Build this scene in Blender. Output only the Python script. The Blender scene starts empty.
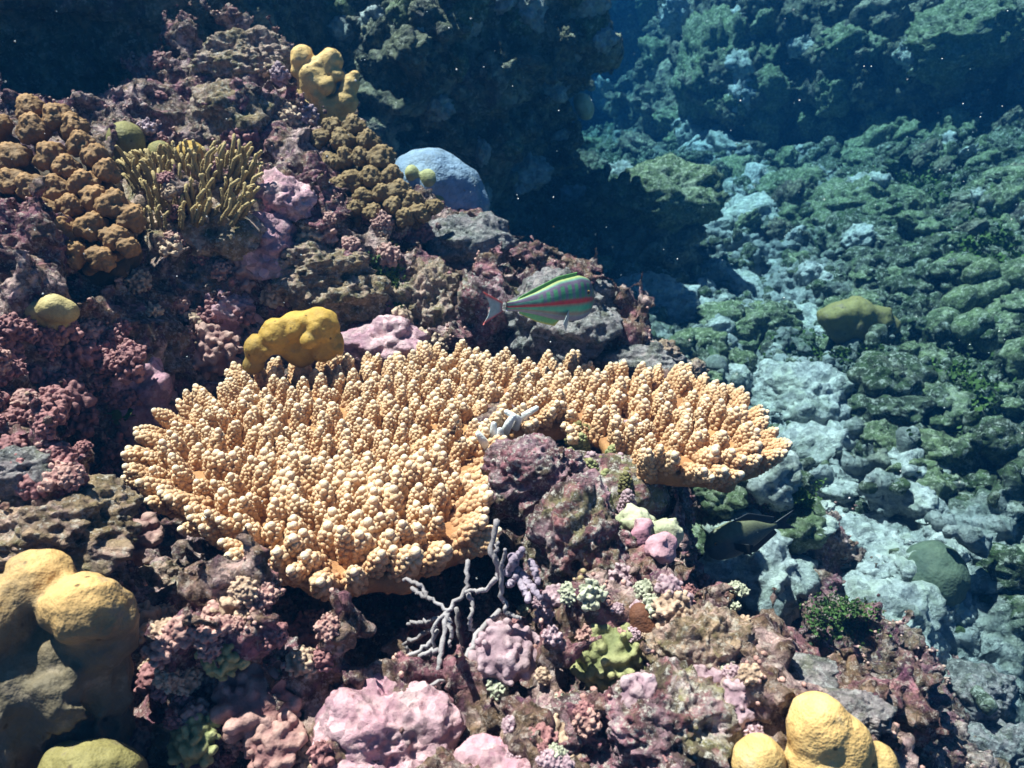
import bpy, bmesh, math, random
import numpy as np
from mathutils import Vector, Matrix, Euler
from mathutils.bvhtree import BVHTree

random.seed(7)
rng = np.random.default_rng(7)
scene = bpy.context.scene
COL = scene.collection

# ------------------------------------------------------------------ camera
PITCH = math.radians(17.0)
LENS = 28.0
FPX = 1024 * LENS / 36.0
cam_data = bpy.data.cameras.new('camera')
cam_data.lens = LENS
cam_data.sensor_width = 36.0
cam_data.clip_start = 0.02
cam_data.clip_end = 400.0
cam_data.dof.use_dof = True
cam_data.dof.focus_distance = 1.25
cam_data.dof.aperture_fstop = 9.0
cam = bpy.data.objects.new('camera', cam_data)
COL.objects.link(cam)
cam.location = (0, 0, 0)
cam.rotation_euler = (math.pi / 2 - PITCH, 0, 0)
scene.camera = cam

# ------------------------------------------------------------------ light
SUN_DIR = Vector((-0.36, 0.02, 1.0)).normalized()       # towards the sun
world = bpy.data.worlds.new('World')
scene.world = world
world.use_nodes = True
wn = world.node_tree
for n in list(wn.nodes):
    wn.nodes.remove(n)
w_out = wn.nodes.new('ShaderNodeOutputWorld')
w_bg = wn.nodes.new('ShaderNodeBackground')
w_sky = wn.nodes.new('ShaderNodeTexSky')
w_sky.sky_type = 'NISHITA'
w_sky.sun_disc = False
w_sky.air_density = 0.2
w_sky.dust_density = 0.3
w_sky.sun_elevation = math.asin(SUN_DIR.z)
w_sky.sun_rotation = math.atan2(SUN_DIR.x, SUN_DIR.y)
w_bg.inputs['Strength'].default_value = 0.05
wn.links.new(w_sky.outputs[0], w_bg.inputs[0])
wn.links.new(w_bg.outputs[0], w_out.inputs[0])
sun_d = bpy.data.lights.new('sun', 'SUN')
sun_d.energy = 5.0
sun_d.angle = math.radians(0.6)
sun_d.color = (1.0, 0.62, 0.48)
sun = bpy.data.objects.new('sun', sun_d)
COL.objects.link(sun)
sun.rotation_euler = SUN_DIR.to_track_quat('Z', 'Y').to_euler()

scene.view_settings.view_transform = 'Standard'
scene.view_settings.look = 'None'
scene.view_settings.exposure = 2.25
scene.view_settings.gamma = 1.0
scene.cycles.max_bounces = 6
scene.cycles.diffuse_bounces = 2
scene.cycles.glossy_bounces = 2
scene.cycles.volume_bounces = 1
scene.cycles.use_denoising = True

HAZE_DENSITY = 0.25
HAZE_COLOR = (0.002, 0.018, 0.050)
HAZE_ABSORB = (0.01, 0.45, 0.74)

# ------------------------------------------------------------------ projection helpers (lay-out survey)
FWD = np.array([0, math.cos(PITCH), -math.sin(PITCH)])
UP = np.array([0, math.sin(PITCH), math.cos(PITCH)])
RIGHT = np.array([1.0, 0, 0])


def ray(px, py):
    return FWD + RIGHT * ((px - 512) / FPX) + UP * ((384 - py) / FPX)


def P(px, py, d):
    return ray(px, py) * d


# ------------------------------------------------------------------ numpy noise
_perm = np.random.default_rng(3).permutation(256).astype(np.int32)
_perm = np.concatenate([_perm, _perm, _perm])
_grad = np.array([[1, 1, 0], [-1, 1, 0], [1, -1, 0], [-1, -1, 0], [1, 0, 1], [-1, 0, 1], [1, 0, -1], [-1, 0, -1],
                  [0, 1, 1], [0, -1, 1], [0, 1, -1], [0, -1, -1], [1, 1, 0], [-1, 1, 0], [0, -1, 1], [0, -1, -1]],
                 dtype=np.float32)
_rnd = np.random.default_rng(5).random((256, 3)).astype(np.float32)


def perlin(p):
    p = np.asarray(p, dtype=np.float32)
    i = np.floor(p)
    f = p - i
    i = i.astype(np.int32) & 255
    u = f * f * f * (f * (f * 6 - 15) + 10)
    res = np.zeros(len(p), dtype=np.float32)
    for dx in (0, 1):
        wx = u[:, 0] if dx else 1 - u[:, 0]
        a = _perm[i[:, 0] + dx]
        for dy in (0, 1):
            wy = wx * (u[:, 1] if dy else 1 - u[:, 1])
            b = _perm[a + i[:, 1] + dy]
            for dz in (0, 1):
                w = wy * (u[:, 2] if dz else 1 - u[:, 2])
                g = _grad[_perm[b + i[:, 2] + dz] & 15]
                res += w * (g[:, 0] * (f[:, 0] - dx) + g[:, 1] * (f[:, 1] - dy) + g[:, 2] * (f[:, 2] - dz))
    return res


def fbm(p, octaves=4, gain=0.5, lac=2.03):
    out = np.zeros(len(p), dtype=np.float32)
    a = 1.0
    q = np.asarray(p, dtype=np.float32)
    for k in range(octaves):
        out += a * perlin(q + 17.3 * k)
        q = q * lac
        a *= gain
    return out


def ridged(p, octaves=3):
    out = np.zeros(len(p), dtype=np.float32)
    a = 1.0
    q = np.asarray(p, dtype=np.float32)
    for k in range(octaves):
        out += a * (1 - 2 * np.abs(perlin(q + 9.1 * k)))
        q = q * 2.1
        a *= 0.5
    return out


def worley(p):
    p = np.asarray(p, dtype=np.float32)
    i = np.floor(p)
    f = p - i
    i = i.astype(np.int32) & 255
    best = np.full(len(p), 9.0, dtype=np.float32)
    for dx in (-1, 0, 1):
        a = _perm[(i[:, 0] + dx) & 255]
        for dy in (-1, 0, 1):
            b = _perm[a + ((i[:, 1] + dy) & 255)]
            for dz in (-1, 0, 1):
                h = _perm[b + ((i[:, 2] + dz) & 255)]
                r = _rnd[h]
                d = (dx + r[:, 0] - f[:, 0]) ** 2 + (dy + r[:, 1] - f[:, 1]) ** 2 + (dz + r[:, 2] - f[:, 2]) ** 2
                np.minimum(best, d, out=best)
    return np.sqrt(best)


# ------------------------------------------------------------------ mesh helpers
def mesh_np(name, V, F, mat=None, smooth=True, attr=None, color=None):
    V = np.ascontiguousarray(V, dtype=np.float32)
    F = np.ascontiguousarray(F, dtype=np.int32)
    m = bpy.data.meshes.new(name)
    k = F.shape[1]
    m.vertices.add(len(V))
    m.vertices.foreach_set('co', V.ravel())
    m.loops.add(F.size)
    m.loops.foreach_set('vertex_index', F.ravel())
    m.polygons.add(len(F))
    m.polygons.foreach_set('loop_start', np.arange(0, F.size, k, dtype=np.int32))
    m.polygons.foreach_set('loop_total', np.full(len(F), k, dtype=np.int32))
    if smooth:
        m.polygons.foreach_set('use_smooth', np.ones(len(F), dtype=bool))
    m.update(calc_edges=True)
    m.validate()
    if attr is not None:
        for an, av in attr.items():
            a = m.attributes.new(an, 'FLOAT', 'POINT')
            a.data.foreach_set('value', np.ascontiguousarray(av, dtype=np.float32))
    if color is not None:
        a = m.attributes.new('pigment', 'FLOAT_COLOR', 'POINT')
        c = np.concatenate([color, np.ones((len(color), 1))], axis=1).astype(np.float32)
        a.data.foreach_set('color', c.ravel())
    if mat:
        m.materials.append(mat)
    return m


def vnormals(V, F):
    a, b, c = V[F[:, 0]], V[F[:, 1]], V[F[:, 2]]
    if F.shape[1] == 4:
        n = np.cross(V[F[:, 2]] - a, V[F[:, 3]] - b)
    else:
        n = np.cross(b - a, c - a)
    N = np.zeros_like(V)
    for k in range(F.shape[1]):
        for ax in range(3):
            N[:, ax] += np.bincount(F[:, k], n[:, ax], len(V))
    return N / (np.linalg.norm(N, axis=1, keepdims=True) + 1e-12)


def surface_nets(S, origin, h):
    nx, ny, nz = S.shape
    neg = S < 0
    cnt = np.zeros((nx - 1, ny - 1, nz - 1), dtype=np.int8)
    for dx in (0, 1):
        for dy in (0, 1):
            for dz in (0, 1):
                cnt += neg[dx:nx - 1 + dx, dy:ny - 1 + dy, dz:nz - 1 + dz]
    act = (cnt > 0) & (cnt < 8)
    idx = np.full(act.shape, -1, dtype=np.int32)
    ci = np.argwhere(act)
    idx[act] = np.arange(len(ci))
    acc = np.zeros((len(ci), 3))
    num = np.zeros(len(ci))
    corners = [(x, y, z) for x in (0, 1) for y in (0, 1) for z in (0, 1)]
    for a in corners:
        for ax in range(3):
            if a[ax]:
                continue
            b = list(a)
            b[ax] = 1
            s0 = S[ci[:, 0] + a[0], ci[:, 1] + a[1], ci[:, 2] + a[2]]
            s1 = S[ci[:, 0] + b[0], ci[:, 1] + b[1], ci[:, 2] + b[2]]
            cr = (s0 < 0) != (s1 < 0)
            t = np.where(cr, s0 / np.where(cr, s0 - s1, 1), 0)
            pos = np.array(a, dtype=float)[None, :].repeat(len(ci), 0)
            pos[:, ax] = t
            acc += pos * cr[:, None]
            num += cr
    V = (ci + acc / num[:, None]) * h + np.asarray(origin)
    quads = []
    for ax in range(3):
        o1, o2 = [(1, 2), (2, 0), (0, 1)][ax]
        sl0 = [slice(None)] * 3
        sl1 = [slice(None)] * 3
        sl0[ax] = slice(0, -1)
        sl1[ax] = slice(1, None)
        e = neg[tuple(sl0)] != neg[tuple(sl1)]
        flip_src = neg[tuple(sl0)]
        ei = np.argwhere(e)
        ok = (ei[:, o1] > 0) & (ei[:, o2] > 0) & (ei[:, o1] < S.shape[o1] - 1) & (ei[:, o2] < S.shape[o2] - 1)
        ei = ei[ok]
        fl = flip_src[ei[:, 0], ei[:, 1], ei[:, 2]]
        q = []
        for d1, d2 in ((0, 0), (-1, 0), (-1, -1), (0, -1)):
            c = ei.copy()
            c[:, o1] += d1
            c[:, o2] += d2
            q.append(idx[c[:, 0], c[:, 1], c[:, 2]])
        q = np.stack(q, 1)
        q[~fl] = q[~fl][:, ::-1]
        quads.append(q)
    return V, np.concatenate(quads)


def subdivide(V, F):
    n = len(V)
    e = np.concatenate([F[:, [0, 1]], F[:, [1, 2]], F[:, [2, 3]], F[:, [3, 0]]])
    es = np.sort(e, 1).astype(np.int64)
    key = es[:, 0] * n + es[:, 1]
    uk, inv = np.unique(key, return_inverse=True)
    ev = 0.5 * (V[uk // n] + V[uk % n])
    fc = V[F].mean(1)
    m = len(F)
    e0, e1, e2, e3 = (inv[k * m:(k + 1) * m] + n for k in range(4))
    c = np.arange(m) + n + len(uk)
    NF = np.concatenate([np.stack([F[:, 0], e0, c, e3], 1), np.stack([e0, F[:, 1], e1, c], 1),
                         np.stack([c, e1, F[:, 2], e2], 1), np.stack([e3, c, e2, F[:, 3]], 1)])
    NV = np.concatenate([V, ev, fc])
    # light relaxation of the new vertices keeps the old facets from showing
    s = np.zeros_like(NV)
    k = np.zeros(len(NV))
    for a, b in ((0, 1), (1, 2), (2, 3), (3, 0)):
        for ax in range(3):
            s[:, ax] += np.bincount(NF[:, a], NV[NF[:, b], ax], len(NV)) + np.bincount(NF[:, b], NV[NF[:, a], ax], len(NV))
        k += np.bincount(NF[:, a], minlength=len(NV)) + np.bincount(NF[:, b], minlength=len(NV))
    NV = 0.45 * NV + 0.55 * s / np.maximum(k, 1)[:, None]
    return NV, NF


_ico = {}


def ico(sub):
    if sub not in _ico:
        bm = bmesh.new()
        bmesh.ops.create_icosphere(bm, subdivisions=sub, radius=1.0)
        bm.verts.ensure_lookup_table()
        V = np.array([v.co[:] for v in bm.verts])
        F = np.array([[v.index for v in f.verts] for f in bm.faces])
        bm.free()
        _ico[sub] = (V, F)
    return _ico[sub]


def join(parts):
    Vs, Fs, o = [], [], 0
    for V, F in parts:
        Vs.append(V)
        Fs.append(F + o)
        o += len(V)
    return np.concatenate(Vs), np.concatenate(Fs)


def tube(pts, radii, n=8):
    pts = np.asarray(pts, dtype=float)
    m = len(pts)
    T = np.gradient(pts, axis=0)
    T /= np.linalg.norm(T, axis=1, keepdims=True) + 1e-9
    ref = np.array([0.3, 0.9, 0.2]) if abs(T[0] @ np.array([0.3, 0.9, 0.2])) < 0.85 else np.array([1.0, 0, 0.1])
    V = []
    a = np.cross(T[0], ref)
    for k in range(m):
        a = a - T[k] * (a @ T[k])
        a /= np.linalg.norm(a)
        b = np.cross(T[k], a)
        ang = np.arange(n) * 2 * math.pi / n
        V.append(pts[k] + radii[k] * (np.cos(ang)[:, None] * a + np.sin(ang)[:, None] * b))
    V = np.concatenate(V + [pts[:1] - T[0] * radii[0] * .5, pts[-1:] + T[-1] * radii[-1] * .8])
    F = []
    for k in range(m - 1):
        for j in range(n):
            j2 = (j + 1) % n
            F.append([k * n + j, k * n + j2, (k + 1) * n + j2])
            F.append([k * n + j, (k + 1) * n + j2, (k + 1) * n + j])
    for j in range(n):
        j2 = (j + 1) % n
        F.append([m * n, j2, j])
        F.append([m * n + 1, (m - 1) * n + j, (m - 1) * n + j2])
    return V, np.array(F)


def sdf_blob(spheres, h, k=0.02, noise=None, squash=None):
    """smooth union of (x,y,z,r[,sx,sy,sz]) balls, surfaced"""
    sp = np.array([list(s) + [1, 1, 1] if len(s) == 4 else s for s in spheres], dtype=float)
    rad = sp[:, 3:4] * sp[:, 4:7]
    lo = (sp[:, :3] - rad).min(0) - 3 * h - k
    hi = (sp[:, :3] + rad).max(0) + 3 * h + k
    dims = np.ceil((hi - lo) / h).astype(int) + 1
    gx, gy, gz = [lo[a] + h * np.arange(dims[a]) for a in range(3)]
    X, Y, Z = np.meshgrid(gx, gy, gz, indexing='ij')
    pts = np.stack([X.ravel(), Y.ravel(), Z.ravel()], 1).astype(np.float32)
    acc = np.zeros(len(pts), dtype=np.float64)
    for s in sp:
        q = (pts - s[:3]) / s[4:7]
        d = (np.sqrt((q * q).sum(1)) - s[3]) * s[4:7].min()
        acc += np.exp(np.clip(-d / (k * 0.5), -60, 60))
    S = -np.log(np.maximum(acc, 1e-30)) * k * 0.5
    if noise is not None:
        S = S + noise(pts)
    V, F = surface_nets(S.reshape(dims), lo, h)
    return V, F


# ------------------------------------------------------------------ object helpers
def link(name, mesh, parent=None, loc=None, rot=None, scale=None):
    o = bpy.data.objects.new(name, mesh)
    COL.objects.link(o)
    if parent is not None:
        o.parent = parent
    if loc is not None:
        o.location = loc
    if rot is not None:
        o.rotation_euler = rot
    if scale is not None:
        o.scale = scale
    return o


def tag(o, label, cat, group=None):
    o['label'] = label
    o['category'] = cat
    if group:
        o['group'] = group
    return o


def empty(name, loc, label, cat, group=None):
    o = bpy.data.objects.new(name, None)
    o.empty_display_size = 0.05
    COL.objects.link(o)
    o.location = loc
    return tag(o, label, cat, group)


def orient(n, spin=0.0):
    return (Vector(n).to_track_quat('Z', 'Y') @ Euler((0, 0, spin)).to_quaternion()).to_euler()


# ------------------------------------------------------------------ materials
def new_mat(name, rough=0.8, spec=0.25):
    m = bpy.data.materials.new(name)
    m.use_nodes = True
    nt = m.node_tree
    b = nt.nodes['Principled BSDF']
    b.inputs['Roughness'].default_value = rough
    b.inputs['Specular IOR Level'].default_value = spec
    return m, nt, b


def node(nt, typ, **kw):
    n = nt.nodes.new(typ)
    for k, v in kw.items():
        setattr(n, k, v)
    return n


def mixc(nt, fac, a, b, blend='MIX'):
    n = node(nt, 'ShaderNodeMix', data_type='RGBA', blend_type=blend)
    for sock, v in ((0, fac), (6, a), (7, b)):
        if hasattr(v, 'links') or hasattr(v, 'is_linked'):
            nt.links.new(v, n.inputs[sock])
        elif isinstance(v, (int, float)):
            n.inputs[sock].default_value = v
        else:
            n.inputs[sock].default_value = (*v, 1)
    return n.outputs[2]


def ramp(nt, src, stops, interp='LINEAR'):
    r = node(nt, 'ShaderNodeValToRGB')
    r.color_ramp.interpolation = interp
    els = r.color_ramp.elements
    while len(els) < len(stops):
        els.new(0.5)
    for e, (p, c) in zip(els, stops):
        e.position = p
        e.color = (c, c, c, 1) if isinstance(c, (int, float)) else (*c, 1)
    nt.links.new(src, r.inputs[0])
    return r.outputs[0]


def noise_tex(nt, vec, scale, detail=4, rough=0.6, dist=0.0):
    n = node(nt, 'ShaderNodeTexNoise')
    n.inputs['Scale'].default_value = scale
    n.inputs['Detail'].default_value = detail
    n.inputs['Roughness'].default_value = rough
    n.inputs['Distortion'].default_value = dist
    nt.links.new(vec, n.inputs['Vector'])
    return n.outputs['Fac']


def voro(nt, vec, scale, feature='F1', out='Distance'):
    n = node(nt, 'ShaderNodeTexVoronoi', feature=feature)
    n.inputs['Scale'].default_value = scale
    nt.links.new(vec, n.inputs['Vector'])
    return n.outputs[out]


def pos_node(nt):
    return node(nt, 'ShaderNodeNewGeometry').outputs['Position']


def add_bump(nt, b, heights, strength=0.6, dist=0.006):
    prev = None
    for h, s, d in heights:
        bn = node(nt, 'ShaderNodeBump')
        bn.inputs['Strength'].default_value = s
        bn.inputs['Distance'].default_value = d
        nt.links.new(h, bn.inputs['Height'])
        if prev is not None:
            nt.links.new(prev, bn.inputs['Normal'])
        prev = bn.outputs['Normal']
    nt.links.new(prev, b.inputs['Normal'])


def crust_mat(name, cols, speck=(0.6, 0.52, 0.48), speck_amt=0.5, scale=1.0, bump=1.0, rough=0.85, dots=(0.03, 0.02, 0.02)):
    """encrusted reef rock: patches of several colours, pale specks, dark pits of borers"""
    m, nt, b = new_mat(name, rough, 0.15)
    pos = pos_node(nt)
    n1 = noise_tex(nt, pos, 6.5 * scale, 6, 0.62, 0.6)
    k = len(cols)
    stops = [(0.30 + 0.40 * i / max(k - 1, 1), c) for i, c in enumerate(cols)]
    base = ramp(nt, n1, stops)
    n2 = noise_tex(nt, pos, 31 * scale, 4, 0.7)
    alt = ramp(nt, noise_tex(nt, pos, 17 * scale, 5, 0.65, 1.2), [(0.35, cols[-1]), (0.5, cols[0]), (0.62, cols[len(cols) // 2])])
    f2 = ramp(nt, n2, [(0.45, 0.0), (0.58, 0.8)])
    c = mixc(nt, f2, base, alt)
    cv = node(nt, 'ShaderNodeTexVoronoi')
    cv.inputs['Scale'].default_value = 75 * scale
    nt.links.new(pos, cv.inputs['Vector'])
    c = mixc(nt, 0.55, c, ramp(nt, cv.outputs['Color'], [(0.15, (0.45, 0.42, 0.42)), (0.5, (0.95, 0.92, 0.9)), (0.85, (1.7, 1.6, 1.5))]), 'MULTIPLY')
    f3 = ramp(nt, noise_tex(nt, pos, 95 * scale, 4, 0.8), [(0.52, 0.0), (0.62, speck_amt)])
    c = mixc(nt, f3, c, speck)
    v1 = voro(nt, pos, 95 * scale)
    f4 = ramp(nt, noise_tex(nt, pos, 48 * scale, 4, 0.8), [(0.30, 0.85), (0.42, 0.0)])
    c = mixc(nt, f4, c, dots)
    nt.links.new(c, b.inputs['Base Color'])
    add_bump(nt, b, [(noise_tex(nt, pos, 45 * scale, 8, 0.75), 1.0 * bump, 0.02 / scale), (v1, 0.8 * bump, 0.008 / scale),
                     (noise_tex(nt, pos, 260 * scale, 3, 0.7), 0.9 * bump, 0.003 / scale)])
    return m


def coral_mat(name, low, high, fine=320, fine_d=0.0012, attr='tip', patch=None, rough=0.7, sss=0.0, lumps=0.0, mid=None, holes=0):
    """living coral: colour by the polyp density (attribute, pale growing tips) with fine polyp pitting"""
    m, nt, b = new_mat(name, rough, 0.25)
    pos = pos_node(nt)
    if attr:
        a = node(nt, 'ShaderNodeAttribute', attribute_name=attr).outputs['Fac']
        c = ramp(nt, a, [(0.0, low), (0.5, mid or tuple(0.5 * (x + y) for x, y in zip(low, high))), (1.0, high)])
    else:
        c = ramp(nt, noise_tex(nt, pos, 14, 4, 0.6), [(0.35, low), (0.65, high)])
    var = ramp(nt, noise_tex(nt, pos, 40, 4, 0.7), [(0.3, (0.72, 0.70, 0.66)), (0.7, (1.12, 1.1, 1.08))])
    c = mixc(nt, 1.0, c, var, 'MULTIPLY')
    if patch:
        f = ramp(nt, noise_tex(nt, pos, 22, 5, 0.7), [(0.56, 0.0), (0.66, 0.8)])
        c = mixc(nt, f, c, patch)
    vd = voro(nt, pos, fine)
    c = mixc(nt, ramp(nt, vd, [(0.0, 0.3), (0.45, 0.0)]), c, tuple(x * 0.45 for x in low))
    nt.links.new(c, b.inputs['Base Color'])
    if holes:
        hv = voro(nt, pos, holes)
        c = mixc(nt, ramp(nt, hv, [(0.07, 0.85), (0.13, 0.0)]), c, (0.05, 0.03, 0.015))
        c = mixc(nt, ramp(nt, noise_tex(nt, pos, 9, 6, .75), [(0.52, 0.0), (0.70, 0.75)]), c, tuple(x * .8 + .03 for x in low))
        nt.links.new(c, b.inputs['Base Color'])
    hs = [(vd, 0.5, fine_d), (noise_tex(nt, pos, 120, 4, 0.6), 0.35, 0.004)]
    if lumps:
        hs.append((noise_tex(nt, pos, 30, 3, 0.5), 0.6, lumps))
    add_bump(nt, b, hs)
    if sss:
        b.inputs['Subsurface Weight'].default_value = sss
        b.inputs['Subsurface Radius'].default_value = (0.012, 0.006, 0.003)
        b.inputs['Subsurface Scale'].default_value = 1.0
    return m


M = {}
M['reef'] = crust_mat('reef_crust', [(0.05, 0.02, 0.035), (0.43, 0.19, 0.23), (0.20, 0.13, 0.08), (0.62, 0.42, 0.41), (0.16, 0.06, 0.12)], speck=(0.66, 0.54, 0.48), speck_amt=0.6)
M['crust_tan'] = crust_mat('tan_crust', [(0.16, 0.11, 0.06), (0.38, 0.27, 0.17), (0.50, 0.34, 0.30), (0.24, 0.22, 0.09)], speck=(0.66, 0.58, 0.50), speck_amt=0.7)
M['crust_pink'] = crust_mat('pink_crust', [(0.46, 0.26, 0.30), (0.55, 0.36, 0.39), (0.40, 0.21, 0.27), (0.52, 0.37, 0.37)], speck=(0.68, 0.52, 0.48), speck_amt=0.15, bump=0.45, dots=(0.2, 0.08, 0.08))
M['crust_mixed'] = crust_mat('mixed_crust', [(0.34, 0.12, 0.15), (0.46, 0.28, 0.34), (0.11, 0.07, 0.07), (0.30, 0.27, 0.14), (0.58, 0.47, 0.49)], speck=(0.7, 0.64, 0.58), speck_amt=0.8)
M['crust_grey'] = crust_mat('grey_crust', [(0.12, 0.12, 0.12), (0.25, 0.24, 0.24), (0.36, 0.30, 0.32), (0.16, 0.17, 0.12)], speck=(0.55, 0.53, 0.52), speck_amt=0.6)
M['floor'] = crust_mat('channel_rubble', [(0.03, 0.04, 0.03), (0.13, 0.16, 0.11), (0.045, 0.08, 0.03), (0.24, 0.26, 0.20), (0.075, 0.11, 0.055)], speck=(0.62, 0.64, 0.58), speck_amt=0.6, scale=0.45, dots=(0.03, 0.04, 0.035))
def silt_mix(src, name):
    m = M[src].copy()
    m.name = name
    nt = m.node_tree
    b = nt.nodes['Principled BSDF']
    old = b.inputs['Base Color'].links[0].from_socket
    a = node(nt, 'ShaderNodeAttribute', attribute_name='silt').outputs['Fac']
    pos = pos_node(nt)
    pale = ramp(nt, noise_tex(nt, pos, 14, 5, .7), [(0.3, (0.20, 0.23, 0.24)), (0.5, (0.42, 0.46, 0.48)), (0.7, (0.60, 0.62, 0.63))])
    nt.links.new(mixc(nt, ramp(nt, a, [(0.1, 0.0), (0.9, 0.75)]), old, pale), b.inputs['Base Color'])
    return m


M['floor_silt'] = silt_mix('floor', 'channel_rubble_and_silt')
M['rock_pale'] = crust_mat('pale_dead_coral', [(0.26, 0.29, 0.30), (0.42, 0.45, 0.47), (0.30, 0.34, 0.30), (0.50, 0.53, 0.55)], speck=(0.56, 0.58, 0.57), speck_amt=0.6, scale=0.6, bump=0.7, dots=(0.1, 0.12, 0.11))
M['rock_olive'] = crust_mat('olive_dead_coral', [(0.06, 0.09, 0.045), (0.16, 0.20, 0.11), (0.11, 0.15, 0.075), (0.32, 0.35, 0.26)], speck=(0.6, 0.62, 0.5), speck_amt=0.5, scale=0.6, bump=0.8, dots=(0.03, 0.04, 0.03))
M['wall'] = crust_mat('wall_crust', [(0.06, 0.065, 0.06), (0.24, 0.24, 0.17), (0.10, 0.11, 0.07), (0.42, 0.41, 0.30), (0.12, 0.10, 0.12)], speck=(0.5, 0.5, 0.42), speck_amt=0.5, scale=0.45, dots=(0.02, 0.025, 0.025))
M['table'] = coral_mat('table_coral_skin', (0.40, 0.185, 0.085), (0.86, 0.74, 0.59), fine=420, fine_d=0.0008, sss=0.12, mid=(0.65, 0.40, 0.235))
M['table_plate'] = coral_mat('table_coral_plate', (0.30, 0.13, 0.06), (0.48, 0.24, 0.10), fine=300, attr=None)
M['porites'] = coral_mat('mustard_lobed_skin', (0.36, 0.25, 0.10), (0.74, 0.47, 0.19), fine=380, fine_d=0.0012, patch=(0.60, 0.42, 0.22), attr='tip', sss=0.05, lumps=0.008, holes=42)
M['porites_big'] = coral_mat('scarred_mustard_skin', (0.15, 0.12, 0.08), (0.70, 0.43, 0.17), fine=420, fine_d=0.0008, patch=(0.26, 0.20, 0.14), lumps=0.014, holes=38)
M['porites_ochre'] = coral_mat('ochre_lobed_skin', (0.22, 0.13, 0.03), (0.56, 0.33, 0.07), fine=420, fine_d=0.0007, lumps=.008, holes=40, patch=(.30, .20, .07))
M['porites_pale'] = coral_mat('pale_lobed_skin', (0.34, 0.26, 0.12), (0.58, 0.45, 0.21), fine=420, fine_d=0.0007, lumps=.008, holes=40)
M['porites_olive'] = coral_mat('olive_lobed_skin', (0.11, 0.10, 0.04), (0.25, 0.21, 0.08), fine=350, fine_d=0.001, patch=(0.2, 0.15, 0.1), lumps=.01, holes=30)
M['dome_blue'] = coral_mat('blue_grey_dome_skin', (0.17, 0.24, 0.36), (0.24, 0.32, 0.44), fine=150, fine_d=0.002, attr=None, lumps=.02, patch=(.14, .17, .2))
M['dome_dark'] = coral_mat('dark_dome_skin', (0.05, 0.075, 0.06), (0.10, 0.13, 0.09), fine=120, fine_d=0.003, attr=None)
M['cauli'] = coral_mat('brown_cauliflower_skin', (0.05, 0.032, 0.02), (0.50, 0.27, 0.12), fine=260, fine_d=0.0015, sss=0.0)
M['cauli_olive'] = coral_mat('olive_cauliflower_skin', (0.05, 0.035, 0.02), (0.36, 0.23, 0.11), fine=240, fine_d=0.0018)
M['finger'] = coral_mat('tan_finger_skin', (0.16, 0.11, 0.05), (0.50, 0.36, 0.17), fine=350)
M['nodule_maroon'] = coral_mat('maroon_nodule_skin', (0.10, 0.035, 0.045), (0.40, 0.19, 0.19), fine=300, fine_d=0.001)
M['nodule_pink'] = coral_mat('pink_nodule_skin', (0.20, 0.085, 0.09), (0.54, 0.33, 0.29), fine=300, fine_d=0.001)
M['nodule_mauve'] = coral_mat('mauve_nodule_skin', (0.22, 0.13, 0.17), (0.52, 0.37, 0.41), fine=300, fine_d=0.001)
M['nodule_tan'] = coral_mat('tan_nodule_skin', (0.22, 0.14, 0.10), (0.62, 0.44, 0.33), fine=300, fine_d=0.001)
M['nodule_green'] = coral_mat('green_nodule_skin', (0.13, 0.15, 0.06), (0.42, 0.40, 0.20), fine=260, fine_d=0.0015)
M['nodule_pale'] = coral_mat('pale_nodule_skin', (0.18, 0.19, 0.14), (0.52, 0.52, 0.40), fine=160, fine_d=0.002)
M['dead_branch'] = coral_mat('dead_branch_skin', (0.25, 0.22, 0.24), (0.40, 0.36, 0.38), fine=500, fine_d=0.0006, attr=None)
M['dead_purple'] = coral_mat('purple_branch_skin', (0.26, 0.20, 0.28), (0.42, 0.34, 0.42), fine=400, attr=None)
M['sponge'] = coral_mat('brown_sponge_skin', (0.15, 0.06, 0.035), (0.26, 0.11, 0.06), fine=400, attr=None)
M['white_scar'] = coral_mat('bare_white_skeleton', (0.72, 0.74, 0.78), (0.82, 0.83, 0.85), fine=400, attr=None)
M['algae'] = coral_mat('green_algae_skin', (0.035, 0.07, 0.018), (0.10, 0.17, 0.04), fine=200, attr=None)
M['knob_green'] = coral_mat('pale_green_knob_skin', (0.28, 0.30, 0.18), (0.60, 0.58, 0.42), fine=200, attr=None)
M['knob_pink'] = coral_mat('pink_knob_skin', (0.45, 0.20, 0.28), (0.60, 0.38, 0.42), fine=200, attr=None)
m, nt, b = new_mat('drifting_speck', 0.9, 0.1)
b.inputs['Base Color'].default_value = (0.8, 0.82, 0.8, 1)
M['speck'] = m

# ------------------------------------------------------------------ terrain
def rbf(anch, smooth=0.02):
    A = np.array(anch, dtype=float)
    xy, z = A[:, :2], A[:, 2]
    D = np.sqrt(((xy[:, None] - xy[None]) ** 2).sum(2) + 0.01)
    n = len(A)
    K = np.zeros((n + 3, n + 3))
    K[:n, :n] = -D + smooth * np.eye(n) * -1
    K[:n, n:] = np.c_[np.ones(n), xy]
    K[n:, :n] = K[:n, n:].T
    w = np.linalg.solve(K, np.r_[z, 0, 0, 0])

    def f(x, y):
        sh = x.shape
        q = np.stack([x.ravel(), y.ravel()], 1)
        out = w[n] + q @ w[n + 1:]
        for i in range(n):
            out -= w[i] * np.sqrt(((q - xy[i]) ** 2).sum(1) + 0.01)
        return out.reshape(sh)
    return f


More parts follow.
